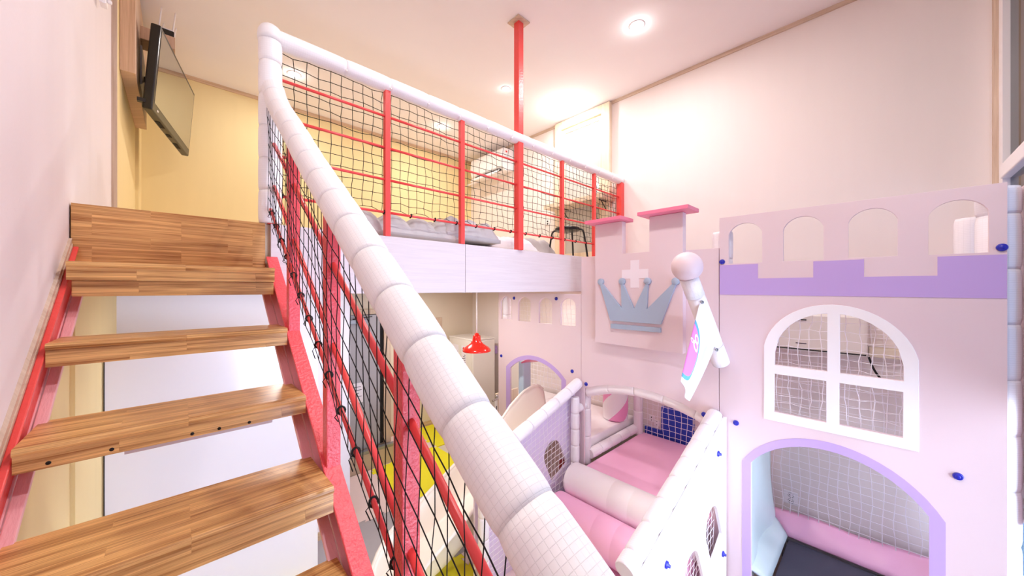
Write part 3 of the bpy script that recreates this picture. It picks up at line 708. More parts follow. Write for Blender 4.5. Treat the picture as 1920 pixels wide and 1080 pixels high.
for i, (y0, y1, z0, z1, s_) in enumerate(((5.40, 5.58, -1.36, -1.04, 'a'), (5.16, 5.30, -1.40, -1.04, 'b'))):
    pp = obj('paper_notice', MB().box(3.7575, 3.7595, y0, y1, z0, z1), M['paper'], fr)
    tl_ = MB()
    for q in range(6): tl_.box(3.7565, 3.7575, y0 + .02, y1 - .02 - .03 * (q % 3), z0 + .03 + .032 * q, z0 + .042 + .032 * q)
    obj('print_lines', tl_, M['ink'], pp)
    if s_ == 'b': obj('red_mark', MB().lathe([(0, 0), (.034, 0), (.034, .001), (0, .001)], (3.7565, (y0 + y1) / 2, z1 - .055), axis=(1, 0, 0), n=14), M['redbox'], pp)
stk = obj('pink_sticker', MB().box(3.79, 3.88, 4.9485, 4.9505, -1.09, -.98), M['paper'], fr)
obj('sticker_print', MB().box(3.80, 3.87, 4.9475, 4.9485, -1.085, -1.02), M['pinkink'], stk)
pd = thing('pendant_lamp', 'red enamel pendant lamp hanging on a white cord under the loft', 'lamp', (3.10, 4.0, -.90))
prof = [(.20, -.895), (.202, -.885), (.195, -.865), (.165, -.835), (.125, -.81), (.09, -.785), (.065, -.75), (.055, -.70), (.053, -.672), (.035, -.668), (.032, -.645), (.012, -.635), (0, -.634)]
obj('shade', MB().lathe(prof + [(.0, -.640), (.048, -.68), (.058, -.752), (.12, -.818), (.19, -.872), (.196, -.893), (.20, -.895)], (3.10, 4.0, 0), n=36), M['lampred'], pd)
obj('cord', MB().tube([(3.10, 4.0, -.64), (3.10, 4.0, LB)], .009, n=8), M['white'], pd)
obj('bulb', MB().lathe([(0, -.88), (.03, -.87), (.04, -.845), (.03, -.80), (.015, -.77), (0, -.76)], (3.10, 4.0, 0), n=16), M['white'], pd)
obj('wooden_wall_plate', MB().box(3.46, 3.735, 5.91, 5.949, -1.2, -.565), M['trimwood'], bevel=.004, label='small brown wooden board on the beige wall beside the refrigerator', category='board')
plg = thing('wall_plug', 'purple plug box with black cable on the wall right of the refrigerator', 'plug', (4.48, 5.2, -1.25))
obj('box', MB().box(4.44, 4.499, 5.15, 5.23, -1.26, -1.11), M['purple'], plg, bevel=.004)
obj('cable', MB().tube(smooth_path([(4.44, 5.19, -1.22), (4.38, 5.25, -1.25), (4.33, 5.40, -1.22), (4.30, 5.60, -1.24)], 2), .008, n=6), M['cord'], plg)
pnl = obj('tall_white_panel', MB().prism([(-.328, FZ + .001), (-.328, -.446), (-.314, -.432), (.86, -.432), (.86, FZ + .001)], 1, 3.30, 3.312), M['gloss_white'], label='tall glossy white panel with thin black edge standing behind the stairs', category='panel')
obj('edge_strip', MB().box(-.333, -.3275, 3.297, 3.314, FZ + .001, -.446), M['black'], pnl)
rb = thing('red_box', 'red plastic box on the floor under the stairs by the white partition', 'box', (0.0, 3.75, FZ))
obj('body', MB().box(-.22, .183, 3.56, 3.95, FZ + .02, -2.30), M['redbox'], rb, bevel=.01)
obj('lid', MB().box(-.225, .188, 3.555, 3.955, -2.30, -2.265), M['redbox'], rb, bevel=.008)

# ------------------------------------------------------------------ castle
XF = 3.20; PT = .025
ca = thing('play_castle', 'pink wooden play castle front with crown board, arched windows and lilac arch', 'playhouse', (3.7, 1.5, FZ))
wins = [(.628, .852, .198, .43, .511), (.280, .501, .198, .425, .511), (-.062, .157, .200, .43, .510), (-.397, -.184, .197, .425, .502)]
bigc = ((.617 - .148) / 2)
PANES = []
ci = arc(.552, -.088, -.485, -.168, 24)
def arc_y(y, lst):
    for (a, za), (b, zb) in zip(lst, lst[1:]):
        if min(a, b) <= y <= max(a, b): return za + (zb - za) * (y - a) / (b - a)
def pane_top(ya, yb, n=12):
    return [(ya + (yb - ya) * i / n, arc_y(max(-.0879, min(.5519, ya + (yb - ya) * i / n)), ci)) for i in range(n + 1)]
PANES.append(pane_top(.551, .260) + [(.260, -.564), (.551, -.564)])
PANES.append(pane_top(.197, -.087) + [(-.087, -.564), (.197, -.564)])
PANES.append([(.554, -.629), (.265, -.629), (.265, -.911), (.554, -.911)])
PANES.append([(.201, -.629), (-.084, -.629), (-.084, -.909), (.201, -.909)])
archin = arch(.700, -.187, -2.45, -1.34, -1.10, 20)
tower = [(.917, FZ), (.917, .574), (-.456, .567), (-.456, FZ)]
obj('tower_panel', panel([tower] + [arch(b, a, z0, zs, zp) for a, b, z0, zs, zp in wins] + PANES + [archin], 'x', XF, XF + PT), M['pink'], ca, bevel=.002)
band = [(.915, .188), (.654, .188), (.654, .077), (.333, .077), (.333, .188), (.084, .188), (.084, .075), (-.218, .075), (-.218, .185), (-.454, .182), (-.454, -.053), (.915, -.049)]
obj('battlement_band', panel([band], 'x', XF - .003, XF + .001), M['purple'], ca)
bo = arc(.616, -.147, -.428, -.109, 24) + [(-.147, -.972), (.616, -.978)]
obj('window_frame', panel([bo] + PANES, 'x', XF - .006, XF + .001), M['white'], ca, bevel=.0015)
obj('arch_trim', panel([arch(.757, -.248, -2.5, -1.345, -1.043, 20), arch(.700, -.187, -2.51, -1.34, -1.10, 20)[:-2] + [(-.187, -2.49), (.700, -2.49)]], 'x', XF - .003, XF + .001), M['purple'], ca)
# centre panel
cp = [(.922, FZ), (.922, .331), (2.27, .344), (2.27, FZ)]
opening = arc(2.236, .985, -1.085, -.955, 20) + [(.985, -1.98), (2.236, -1.98)]
obj('centre_panel', panel([cp, opening], 'x', XF, XF + PT), M['pink'], ca, bevel=.002)
# lower panel under the loft
lw = [(2.275, FZ), (2.275, -.062), (3.642, -.052), (3.642, FZ)]
sw = [(3.378, 3.594, -.413, -.178, -.104), (3.032, 3.255, -.416, -.178, -.106), (2.688, 2.896, -.42, -.180, -.110), (2.345, 2.558, -.422, -.185, -.112)]
obj('lower_panel', panel([lw] + [arch(b, a, z0, zs, zp) for a, b, z0, zs, zp in sw] + [arch(3.405, 2.545, -1.75, -1.05, -.887, 20)], 'x', XF, XF + PT), M['pink'], ca, bevel=.002)
obj('arch_trim', panel([arch(3.484, 2.480, -1.75, -1.045, -.835, 20), arch(3.405, 2.545, -1.76, -1.05, -.887, 20)[:-2] + [(2.545, -1.74), (3.405, -1.74)]], 'x', XF - .003, XF + .001), M['purple'], ca)
# crown board with merlons
XC = 3.13
cb = [(2.048, -.552), (2.048, .655), (1.743, .655), (1.743, .338), (1.472, .338), (1.472, .655), (1.177, .655), (1.177, -.560)]
cbo = obj('crown_board', panel([cb], 'x', XC, XF - .001), M['pink'], ca, bevel=.002)
for y0, y1 in ((1.70, 2.105), (1.095, 1.535)): obj('merlon_cap', MB().box(3.02, 3.27, y0, y1, .657, .690), M['pinkcap'], cbo, bevel=.003)
c0, c1, ar = 1.614, .138, .043
cr = [(c0 - ar, c1 + .131), (c0 + ar, c1 + .131), (c0 + ar, c1 + ar), (c0 + .132, c1 + ar), (c0 + .132, c1 - ar), (c0 + ar, c1 - ar), (c0 + ar, c1 - .131), (c0 - ar, c1 - .131), (c0 - ar, c1 - ar), (c0 - .132, c1 - ar), (c0 - .132, c1 + ar), (c0 - ar, c1 + ar)]
obj('cross', panel([cr], 'x', XC - .003, XC + .001), M['cross'], cbo)
crown = [(1.862, -.318), (1.359, -.320), (1.222, .048), (1.244, .056), (1.486, -.187), (1.474, .05), (1.495, .05), (1.611, -.189), (1.728, .053), (1.748, .053), (1.740, -.189), (1.963, .062), (1.984, .052)]
ck = obj('crown', panel([crown], 'x', XC - .022, XC + .001), M['crown'], cbo, bevel=.003)
for y, z in ((1.233, .062), (1.484, .066), (1.738, .068), (1.974, .068)):
    obj('crown_ball', MB().lathe([(0, 0), (.030, 0), (.033, .004), (.033, .024), (0, .024)], (XC - .024, y, z), axis=(1, 0, 0), n=24), M['crown'], ck)
obj('crown_base', panel([[(1.857, -.348), (1.857, -.394), (1.361, -.392), (1.361, -.350)]], 'x', XC - .022, XC + .001), M['crown'], cbo, bevel=.002)
# tower side panel by the window
obj('tower_side_panel', panel([[(3.235, -1.275), (3.235, .56), (4.36, .56), (4.36, -1.275)], arch(3.55, 4.05, .03, .36, .47)], 'y', -.565, -.525), M['pink'], ca, bevel=.003)
# bolts
BO = [(.897, .216), (-.439, .220), (.800, -1.062), (-.292, -1.062), (1.033, -1.056), (2.208, -1.032), (2.393, -.925), (3.583, -.917), (3.331, -.126), (2.622, -.118), (3.62, -1.86)]
for y, z in BO:
    obj('bolt_cap', MB().lathe([(0, -.012), (.008, -.012), (.010, -.010), (.012, -.0095), (.016, -.011), (.019, -.008), (.021, 0), (0, .001)], (XF, y, z), axis=(1, 0, 0), n=20), M['bolt'], ca)
obj('bolt_cap', MB().lathe([(0, -.03), (.010, -.03), (.012, -.016), (.02, -.014), (.022, 0), (0, 0)], (3.30, -.565, -1.05), axis=(0, 1, 0), n=16), M['bolt'], ca)
obj('bolt_cap', MB().lathe([(0, -.03), (.010, -.03), (.012, -.016), (.02, -.014), (.022, 0), (0, 0)], (3.30, -.565, -.18), axis=(0, 1, 0), n=16), M['bolt'], ca)
# padded posts of the frame
for (x, y, z0, z1, r_) in ((3.31, -.440, FZ, .555, .078), (3.31, .925, -1.0, .47, .075), (4.02, -.43, FZ, .49, .082), (3.30, 3.58, -1.6, -.06, .058), (4.36, 2.2, -1.9, -1.0, .058), (3.31, 2.29, -1.95, -1.03, .058), (4.30, -.36, FZ, -1.2, .058), (3.45, 2.30, -.62, -.08, .058)):
    sleeves([(x, y, z0 + .002), (x, y, z1)], r_, .30, M['sleeve_f'], ca, None, name='foam_post_sleeve', n=18, bulge=.06)
sleeves([(3.275, y, z) for y, z in arc(2.236, .985, -1.135, -1.005, 26)], .055, .28, M['vinyl'], ca, None, name='arch_padding', n=16, bulge=.05)
sleeves([(3.30, 2.235, -1.83), (4.36, 2.235, -1.83)], .055, .20, M['sleeve_f'], ca, None, name='edge_padding', n=16, bulge=.08)
sleeves([(4.0, -.44, .32), (4.0, .9, .32)], .0, .30, M['sleeve_f'], ca, None) if False else None
# nets at the far side and behind the windows
def wn(y0, z0, x, sag, sp): return lambda i, j: (x + sag * math.sin(i * .8 + j * .35), y0 + sp * i + .008 * math.sin(j * .7 + i), z0 + sp * j)
obj('safety_net', net(wn(-.42, -2.25, 4.40, .004, .07), 38, 29, .0030, .003, knots=False), M['wcord'], ca)
obj('safety_net', net(wn(-.14, -.98, 3.262, .012, .062), 12, 13, .0022, .008, knots=False), M['wcord'], ca)
obj('safety_net', net(wn(2.32, -.46, 3.30, .008, .055), 24, 6, .002, .006, knots=False), M['wcord'], ca)
obj('safety_net', net(wn(2.26, -1.62, 4.40, .004, .08), 27, 10, .004, .003, knots=False), M['wcord'], ca)
obj('partition_sheet', MB().grid(lambda u, v: (3.32 + 1.05 * u, .80 - .015 * math.sin(9 * u + 6 * v) - .05 * (1 - v) ** 2, -2.35 + 1.30 * v), 18, 14, both=.02), M['padmint'], ca)
obj('arch_roof', MB().grid(lambda u, v: (3.35 + .5 * u, 3.35 - .95 * v, -1.0 + .16 * math.sin(PI * v) - .03 * u), 4, 14, both=.02), M['pinkcap'], ca)
obj('blue_slab', MB().box(3.36, 3.52, 3.325, 3.42, -1.70, -.99), M['blueslab'], ca, bevel=.02)

# mats and soft parts inside
obj('pink_platform_mat', MB().box(3.14, 4.43, .98, 2.175, -1.98, -1.88), M['padpink'], bevel=.012, label='flat pink vinyl platform mat inside the castle archway', category='mat')
wm = thing('white_platform_mat', 'white vinyl mattress at the top of the slide behind the archway', 'mat', (3.85, 2.9, -1.90))
obj('mattress', MB().box(3.26, 4.44, 2.30, 3.56, -1.82, -1.705).box(3.83, 4.44, 3.562, 4.25, -1.82, -1.705), M['vinyl'], wm, bevel=.02, bseg=3)
obj('base_board', MB().box(3.26, 4.44, 2.30, 3.56, -1.90, -1.822), M['white'], wm)
def rp(x, y, z): return (x, y, z)
pk = thing('padded_column', 'white padded column with a pink diagonal stripe standing on the white mattress', 'column', (4.15, 2.42, -1.703))
k = NT('striped_vinyl'); co = k.n('ShaderNodeTexCoord'); sx = k.n('ShaderNodeSeparateXYZ'); k.l(co.outputs['Object'], sx.inputs[0])
at = k.n('ShaderNodeMath', operation='ARCTAN2'); k.l(sx.outputs[1], at.inputs[0]); k.l(sx.outputs[0], at.inputs[1])
m1 = k.n('ShaderNodeMath', operation='MULTIPLY_ADD'); k.l(at.outputs[0], m1.inputs[0]); m1.inputs[1].default_value = -.16; m1.inputs[2].default_value = .33
a1 = k.n('ShaderNodeMath', operation='ADD'); k.l(m1.outputs[0], a1.inputs[0]); k.l(sx.outputs[2], a1.inputs[1])
f1 = k.n('ShaderNodeMath', operation='PINGPONG'); k.l(a1.outputs[0], f1.inputs[0]); f1.inputs[1].default_value = .25
g1 = k.n('ShaderNodeMath', operation='GREATER_THAN'); k.l(f1.outputs[0], g1.inputs[0]); g1.inputs[1].default_value = .15
mx = k.n('ShaderNodeMix', data_type='RGBA'); k.l(g1.outputs[0], mx.inputs[0]); mx.inputs[6].default_value = lin((245, 240, 243)); mx.inputs[7].default_value = lin((240, 156, 200))
k.l(mx.outputs[2], k.b.inputs['Base Color']); k.b.inputs['Roughness'].default_value = .35; M['stripe'] = k.m
obj('drum', MB().lathe([(0, 0), (.13, .0), (.155, .012), (.16, .04), (.16, 1.3), (0, 1.3)], (4.17, 2.42, -1.703), n=36), M['stripe'], pk)
bm_ = thing('blue_wall_mat', 'blue jigsaw foam tiles fixed to the wall behind the white net', 'wall mat', (4.48, 1.8, -1.9))
teeth = [(1.945, -1.50), (1.945, -1.86), (1.575, -1.86)]
ed = []
for q in range(4):
    z = -1.83 + .082 * q; ed += [(1.575, z), (1.555, z + .006), (1.555, z + .036), (1.575, z + .042)]
obj('tile', panel([[(1.945, -1.50), (1.945, -1.86)] + [(1.575, -1.86)] + ed + [(1.575, -1.50)]], 'x', 4.47, 4.494), M['blue'], bm_)
obj('tile', MB().box(4.47, 4.494, 1.56, 2.165, -1.98, -1.863).box(4.47, 4.494, 1.95, 2.165, -1.863, -1.815), M['blue'], bm_)
for y, z in ((2.09, -1.70), (2.02, -1.74)):
    op = thing('wall_outlet', 'small white outlet behind the net left of the blue tiles, ' + ('upper one' if z > -1.72 else 'lower one'), 'outlet', (4.495, y, z))
    obj('plate', MB().box(4.488, 4.4995, y - .05, y + .03, z - .04, z + .04), M['white'], op, bevel=.003)
    for q in (-.012, .012): obj('socket', MB().lathe([(0, 0), (.008, 0), (.008, .003), (0, .003)], (4.485, y - .01, z + q * 1.6), axis=(1, 0, 0), n=10), M['dark'], op)
op = thing('wall_outlet', 'white double outlet low on the wall behind the tower archway net', 'outlet', (4.495, .64, -2.12))
obj('plate', MB().box(4.488, 4.4995, .585, .70, -2.18, -2.05), M['white'], op, bevel=.004)
for z in (-2.085, -2.145):
    obj('socket', MB().lathe([(.021, 0), (.024, 0), (.024, .003), (.021, .003)], (4.484, .64, z), axis=(1, 0, 0), n=16), M['greym'], op)
    for q in (-.009, .009): obj('socket_hole', MB().lathe([(0, 0), (.0045, 0), (.0045, .002), (0, .002)], (4.484, .64 + q, z), axis=(1, 0, 0), n=8), M['dark'], op)
tp = thing('trampoline', 'black trampoline bed with pink and mint edge pads inside the castle tower', 'trampoline', (3.9, .2, FZ))
obj('bed', MB().box(3.45, 4.23, -.30, .62, -2.41, -2.40), M['tramp'], tp)
obj('bed_frame', MB().tube([(3.4, -.36, -2.43), (4.28, -.36, -2.43), (4.28, .68, -2.43), (3.4, .68, -2.43)], .025, n=10, closed=True), M['greym'], tp)
for x, y in ((3.42, -.34), (4.26, -.34), (3.42, .66), (4.26, .66)): obj('leg', MB().tube([(x, y, -2.43), (x, y, FZ + .001)], .02, n=8), M['greym'], tp)
def pad(fa, fb, n=16, wr=.008):
    return MB().grid(lambda u, v: tuple((Vector(fa(u)).lerp(Vector(fb(u)), v) + Vector((0, 0, .02 * math.sin(PI * v) + wr * math.sin(23 * u) * v * (1 - v) * 4)))), n, 6, both=.022)
obj('edge_pad', pad(lambda u: (4.43, -.40 + 1.25 * u, -2.20 - .035 * u + .012 * math.sin(11 * u)), lambda u: (4.235, -.32 + .955 * u, -2.372)), M['padpink'], tp)
obj('edge_pad', pad(lambda u: (4.33 - 1.0 * u, .80, -2.24), lambda u: (4.235 - .80 * u, .635, -2.372)), M['padmint'], tp)
obj('edge_pad', pad(lambda u: (4.33 - 1.0 * u, -.42, -2.26), lambda u: (4.235 - .80 * u, -.315, -2.372)), M['padmint'], tp)
obj('edge_pad', pad(lambda u: (3.30, -.40 + 1.2 * u, -2.32), lambda u: (3.45, -.30 + .92 * u, -2.372)), M['padpink'], tp)
# wall unit seen through the tower window
a2 = thing('wall_heater', 'white wall unit with black slot seen through the castle window', 'air conditioner', (4.4, .4, -.63))
obj('housing', MB().box(4.33, 4.499, .09, 1.35, -.60, -.24), M['fridge'], a2, bevel=.02)
obj('slot', MB().box(4.322, 4.332, .10, 1.33, -.585, -.575), M['dark'], a2)
obj('slot', MB().box(4.322, 4.332, .5, 1.2, -.302, -.294), M['dark'], a2)
obj('label_print', MB().box(4.326, 4.331, .50, .58, -.527, -.520), M['ink'], a2)
obj('side_duct', MB().box(4.40, 4.499, -.28, .085, -.60, -.52), M['beige'], a2, bevel=.006)
obj('cable', MB().tube(smooth_path([(4.38, .085, -.60), (4.36, .05, -.72), (4.36, -.03, -.83), (4.36, -.12, -.80), (4.38, -.19, -.66), (4.42, -.22, -.60)], 3), .009, n=6), M['cord'], a2)

# ------------------------------------------------------------------ flag on its slanted pole
fl = thing('flag_pole', 'white padded pole with round ball top and hanging pennant on the castle front', 'flag', (3.19, .905, -.60))
p0 = Vector((3.192, .905, -.600)); p1 = Vector((2.765, 1.00, .085))
sleeves([p0.lerp(p1, .22), p0.lerp(p1, .80)], .064, .9, M['vinyl'], fl, None, name='pole_sleeve', n=22, bulge=.03)
obj('pole_end', MB().tube([p0, p0.lerp(p1, .12), p0.lerp(p1, .22)], .066, n=22), M['sleeve_f'], fl)
obj('pole_top', MB().tube([p0.lerp(p1, .80), p0.lerp(p1, .9), p1], .066, n=22), M['sleeve_f'], fl)
ax = (p1 - p0).normalized(); bc = Vector((2.75, 1.005, .163))
obj('ball', MB().lathe([(.109 * math.sin(PI * i / 18), -.109 * math.cos(PI * i / 18)) for i in range(19)], bc, axis=ax, n=32), M['pink'], fl)
k = NT('pennant_cloth'); uv = k.n('ShaderNodeUVMap'); sx = k.n('ShaderNodeSeparateXYZ'); k.l(uv.outputs[0], sx.inputs[0])
def ell(cu_, cv_, ru, rv):
    a = k.n('ShaderNodeMath', operation='SUBTRACT'); k.l(sx.outputs[0], a.inputs[0]); a.inputs[1].default_value = cu_
    b = k.n('ShaderNodeMath', operation='SUBTRACT'); k.l(sx.outputs[1], b.inputs[0]); b.inputs[1].default_value = cv_
    a_ = k.n('ShaderNodeMath', operation='DIVIDE'); k.l(a.outputs[0], a_.inputs[0]); a_.inputs[1].default_value = ru
    b_ = k.n('ShaderNodeMath', operation='DIVIDE'); k.l(b.outputs[0], b_.inputs[0]); b_.inputs[1].default_value = rv
    a2_ = k.n('ShaderNodeMath', operation='MULTIPLY'); k.l(a_.outputs[0], a2_.inputs[0]); k.l(a_.outputs[0], a2_.inputs[1])
    s_ = k.n('ShaderNodeMath', operation='MULTIPLY_ADD'); k.l(b_.outputs[0], s_.inputs[0]); k.l(b_.outputs[0], s_.inputs[1]); k.l(a2_.outputs[0], s_.inputs[2])
    r_ = k.n('ShaderNodeMath', operation='SQRT'); k.l(s_.outputs[0], r_.inputs[0]); return r_.outputs[0]
def less(o, v):
    n_ = k.n('ShaderNodeMath', operation='LESS_THAN'); k.l(o, n_.inputs[0]); n_.inputs[1].default_value = v; return n_.outputs[0]
def mixc(base, fac, rgb):
    n_ = k.n('ShaderNodeMix', data_type='RGBA'); k.l(fac, n_.inputs[0])
    if isinstance(base, tuple): n_.inputs[6].default_value = base
    else: k.l(base, n_.inputs[6])
    n_.inputs[7].default_value = lin(rgb); return n_.outputs[2]
sh_ = ell(0.0, .60, .52, .34)
c = mixc(lin((246, 243, 247)), less(sh_, 1.0), (96, 170, 226)); c = mixc(c, less(sh_, .86), (240, 130, 226))
for (u_, v_, ru, rv) in ((.20, .40, .10, .045), (.22, .475, .13, .05), (.05, .48, .06, .022)):
    e_ = ell(u_, v_, ru, rv); c = mixc(c, less(e_, 1.0), (248, 244, 250)); c = mixc(c, less(e_, .55), (240, 130, 226))
e_ = ell(.74, .34, .06, .14); c = mixc(c, less(e_, 1.0), (206, 232, 240))
k.l(c, k.b.inputs['Base Color']); k.b.inputs['Roughness'].default_value = .7; M['pennant'] = k.m
A1 = p0.lerp(p1, .80) + Vector((-.02, -.045, -.02)); A2 = p0.lerp(p1, .30) + Vector((-.03, -.035, -.05)); B1 = Vector((2.72, 1.04, -.692)); B2 = Vector((2.86, 1.026, -.867))
def pen(u, v):
    a = A1.lerp(A2, u); b = B1.lerp(B2, u) - Vector((0, 0, .02 * math.sin(PI * u)))
    p = a.lerp(b, v); side = Vector((.35, -.93, 0))
    return p + side * (.03 * math.sin(2 * PI * u) * v * (1 - .5 * v)) + Vector((.03 * math.sin(PI * v) * u, 0, 0))
obj('pennant', MB().grid(pen, 18, 22, both=.003), M['pennant'], fl)
for q in (A1, A2): obj('grommet', MB().lathe([(.006, -.004), (.013, -.003), (.013, .003), (.006, .004)], q + Vector((-.005, -.012, -.03)), axis=(-.5, -.85, 0), n=14), M['greym'], fl)

# ------------------------------------------------------------------ entry ramp: two sloping fences and soft rolls
def ramp_fence(name, label, y0, y1, ytube, pmat, nety, x_lo=1.30):
    t = thing(name, label, 'fence', ((3.2 + x_lo) / 2, (y0 + y1) / 2, FZ), 'ramp fences of the castle')
    zt = lambda x: -1.03 - .345 * (3.18 - x) if x > 2.35 else -1.316 - .30 * (2.35 - x)
    outer = [(3.185, FZ + .001), (3.185, zt(3.185))] + [(x, zt(x)) for x in (2.9, 2.6, 2.35, 2.0, x_lo)] + [(x_lo, FZ + .001)]
    holes = []
    for cx_, cz_ in ((2.875, -1.80), (2.475, -1.93)) if y0 < 1 else ((2.835, -1.765), (2.44, -1.90)):
        lp = arch(-.135, .135, -.19, .07, .20, 12); a = math.radians(26 if cx_ > 2 else 22)
        holes.append([(cx_ + p[0] * math.cos(a) - p[1] * math.sin(a), cz_ + p[0] * math.sin(a) + p[1] * math.cos(a)) for p in lp])
    obj('panel', panel([outer] + holes, 'y', y0, y1), pmat, t, bevel=.002)
    pth = smooth_path([(3.185, ytube, zt(3.185) + .0), (3.0, ytube, zt(3.0) - .005), (2.6, ytube, zt(2.6)), (2.0, ytube, zt(2.0)), (x_lo, ytube, zt(x_lo))], 2)
    sleeves(pth, .058, .20, M['sleeve_f'], t, None, name='top_padding', n=20, bulge=.07)
    ns = .06
    obj('net', net(lambda i, j: (3.05 - ns * i, nety + .004 * math.sin(i + j), zt(3.05 - ns * i) - .04 - (zt(3.05 - ns * i) - .04 + 2.5) * j / 22), 20, 22, .002, .002, knots=False), M['wcord'], t)
    for yb in ((2.97, -1.252), (3.085, -2.071), (2.044, -1.593)):
        yo = y0 if ytube > y0 else y1
        obj('bolt_cap', MB().lathe([(0, -.026), (.009, -.025), (.011, -.012), (.02, -.010), (.022, 0), (0, 0)], (yb[0], yo, yb[1]), axis=(0, 1, 0) if ytube > y0 else (0, -1, 0), n=16), M['bolt'], t)
    return t
rf = ramp_fence('ramp_fence', 'white sloping ramp fence with arched holes on the window side', .862, .885, .945, M['white'], .915, 1.72)
lf = ramp_fence('ramp_fence', 'lavender sloping ramp fence with white net beside the slide', 2.345, 2.368, 2.295, M['padlav'], 2.315, 1.80)
for x, y, z0, z1 in ((3.085, 2.27, -2.2, -1.16), (1.83, 2.27, FZ + .002, -1.53)):
    sleeves([(x, y, z0), (x, y, z1)], .047, .17, M['sleeve_f'], lf, None, name='post_padding', n=16, bulge=.08)
sleeves([(3.10, 2.275, -1.30), (3.30, 2.285, -1.30)], .042, .3, M['sleeve_f'], lf, None, name='link_padding', n=14)
def roll(name, label, x, z, r, m):
    t = thing(name, label, 'soft roll', (x, 1.62, z - r), 'soft step rolls of the ramp')
    obj('cover', MB().lathe([(r * .9, -.62), (r * .985, -.605), (r, -.58), (r, -.13), (r * .992, -.125), (r, -.12), (r, .07), (r * .992, .075), (r, .08), (r, .58), (r * .985, .605), (r * .9, .62)], (x, 1.60, z), axis=(0, -1, 0), n=40), m, t)
    for s_ in (-1, 1): obj('end_disc', MB().lathe([(0, .0), (r * .9, 0), (r * .9, .012), (0, .012)], (x, 1.60 - s_ * .612, z), axis=(0, -s_, 0), n=40), m, t)
    return t
roll('foam_roll', 'white vinyl roll in front of the pink platform', 2.97, -1.965, .162, M['vinyl'])
roll('foam_roll', 'pink vinyl roll below the white roll', 2.695, -2.165, .172, M['padpink'])
roll('foam_roll', 'lowest white roll on the floor at the foot of the ramp', 2.39, -2.43, .168, M['vinyl'])
obj('foam_wedge', MB().prism([(3.12, -2.0), (3.12, FZ + .02), (2.56, FZ + .02), (2.56, -2.36)], 1, 1.0, 2.24) if False else MB().add([(x, y, z) for y in (1.0, 2.2) for x, z in ((3.13, -2.1), (3.13, FZ + .02), (2.58, FZ + .02), (2.58, -2.40), (2.80, -2.32))], [tuple(range(5)), tuple(range(5, 10))[::-1]] + [(i, (i + 1) % 5, 5 + (i + 1) % 5, 5 + i) for i in range(5)]), M['padpink'], label='pink vinyl base wedge under the soft step rolls', category='wedge')

# ------------------------------------------------------------------ slide
sd = thing('play_slide', 'cream plastic slide running from the lilac archway down to the floor', 'slide', (2.3, 2.85, FZ))
RIM = [(3.50, -1.33), (3.42, -1.265), (3.30, -1.255), (3.126, -1.295), (2.915, -1.42), (2.785, -1.535), (2.45, -1.70), (2.094, -1.86), (1.688, -2.085), (1.424, -2.21), (1.25, -2.36), (1.16, -2.50)]
BED = [(3.50, -1.70), (3.42, -1.70), (3.30, -1.702), (3.126, -1.75), (2.915, -1.86), (2.785, -1.93), (2.45, -2.08), (2.094, -2.22), (1.688, -2.38), (1.424, -2.46), (1.25, -2.51), (1.16, -2.52)]
YN, YFAR = 2.50, 3.10
def interp(lst, x):
    for (a, za), (b, zb) in zip(lst, lst[1:]):
        if b <= x <= a: return zb + (za - zb) * (x - b) / (a - b)
    return lst[-1][1] if x < lst[-1][0] else lst[0][1]
def section(v, x):
    r_, b_ = interp(RIM, x), interp(BED, x); y = YN + (YFAR - YN) * v; e = abs(2 * v - 1)
    k_ = max(0, (e - .66) / .34); k_ = k_ * k_ * (3 - 2 * k_)
    return y, b_ + (r_ - b_) * k_
xs = [3.50 - (3.50 - 1.16) * i / 46 for i in range(47)]
def chute(u, v):
    x = 3.50 - 2.34 * u; y, z = section(v, x)
    sq = max(0.0, (1.42 - x) / .26); y = 2.8 + (y - 2.8) * (1 - .35 * sq * sq)
    return (x, y, z)
obj('chute', MB().grid(chute, 60, 28, both=.016), M['slide'], sd)
for yy_ in (YN, YFAR):
    obj('side_rim', MB().tube([chute(i / 40., 0 if yy_ == YN else 1) for i in range(41)], .017, n=10), M['slide'], sd)
obj('foot_block', MB().lathe([(0, 0), (.23, 0), (.25, .03), (.25, .07), (.21, .09), (0, .09)], (1.36, 2.8, FZ + .019), n=30), M['slide'], sd)
obj('support_leg', MB().box(2.62, 2.72, 2.62, 2.98, FZ + .019, -2.02), M['slide'], sd, bevel=.02)
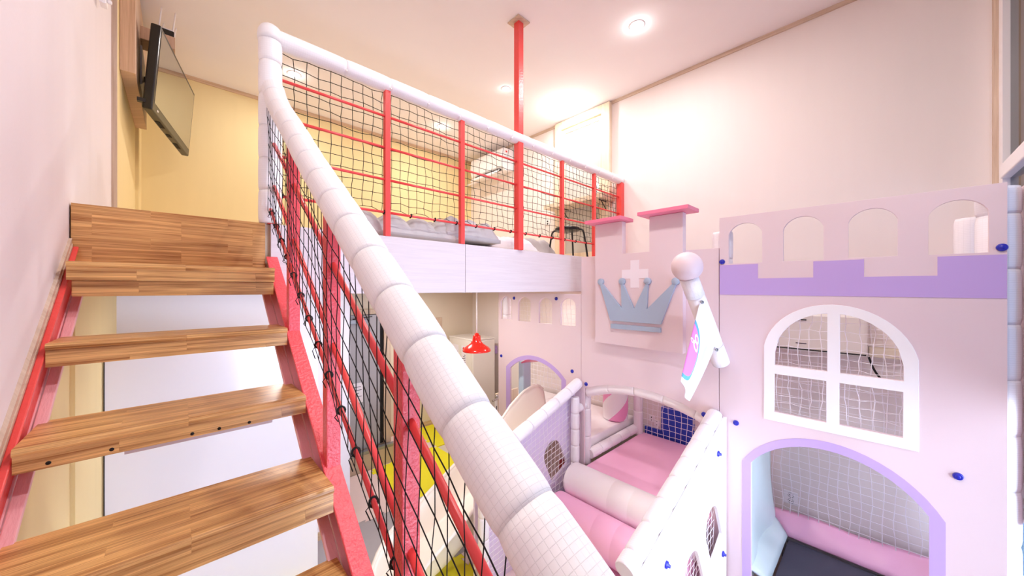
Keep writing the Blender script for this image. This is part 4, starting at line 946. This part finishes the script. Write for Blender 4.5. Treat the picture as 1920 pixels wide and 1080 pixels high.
ty = thing('toy_chest', 'dark red toy chest seen through the hole of the lavender fence', 'chest', (3.11, 2.62, FZ))
obj('body', MB().box(3.04, 3.185, 2.43, 2.48, FZ + .019, -1.95) if False else MB().box(3.06, 3.185, 2.40, 2.47, FZ + .019, -1.90), M['toyred'], ty, bevel=.006)
obj('lid_band', MB().box(3.055, 3.187, 2.398, 2.472, -2.06, -2.03), M['toyyel'], ty)
gt = thing('low_gate', 'low cream gate with chrome lever behind the left edge of the castle front', 'gate', (3.7, 3.86, FZ))
obj('leaf', MB().box(3.335, 3.78, 3.84, 3.87, FZ + .02, -1.52), M['doorwood'], gt, bevel=.004)
obj('lock_plate', MB().box(3.30, 3.345, 3.826, 3.839, -1.79, -1.60), M['white'], gt, bevel=.003)
obj('key_slot', MB().box(3.318, 3.328, 3.822, 3.827, -1.74, -1.69), M['dark'], gt)
obj('rose', MB().lathe([(0, 0), (.030, 0), (.030, -.012), (.02, -.02), (0, -.02)], (3.325, 3.826, -1.555), axis=(0, 1, 0), n=18), M['chrome'], gt)
obj('lever', MB().tube(smooth_path([(3.325, 3.82, -1.555), (3.325, 3.76, -1.555), (3.19, 3.755, -1.57)], 2), .014, n=10), M['chrome'], gt)

# ------------------------------------------------------------------ light blue blind strip by the window
bl = MB()
prof = []
for i in range(41):
    x = 3.50 + .42 * i / 40; prof.append((x, YF + .012 + .008 * math.sin(i * 1.9)))
vs = [(x, y, z) for z in (-2.1, -.2) for x, y in prof] + [(x, y - .004, z) for z in (-2.1, -.2) for x, y in prof]
n_ = len(prof)
fsx = [(i, i + 1, n_ + i + 1, n_ + i) for i in range(n_ - 1)] + [(2 * n_ + i, 3 * n_ + i, 3 * n_ + i + 1, 2 * n_ + i + 1) for i in range(n_ - 1)] + [(n_ + i, n_ + i + 1, 3 * n_ + i + 1, 3 * n_ + i) for i in range(n_ - 1)]
bl.add(vs, fsx, smooth=True)
obj('window_blind', bl, M['curtain'], label='light blue ribbed blind hanging at the window right of the castle', category='blind')
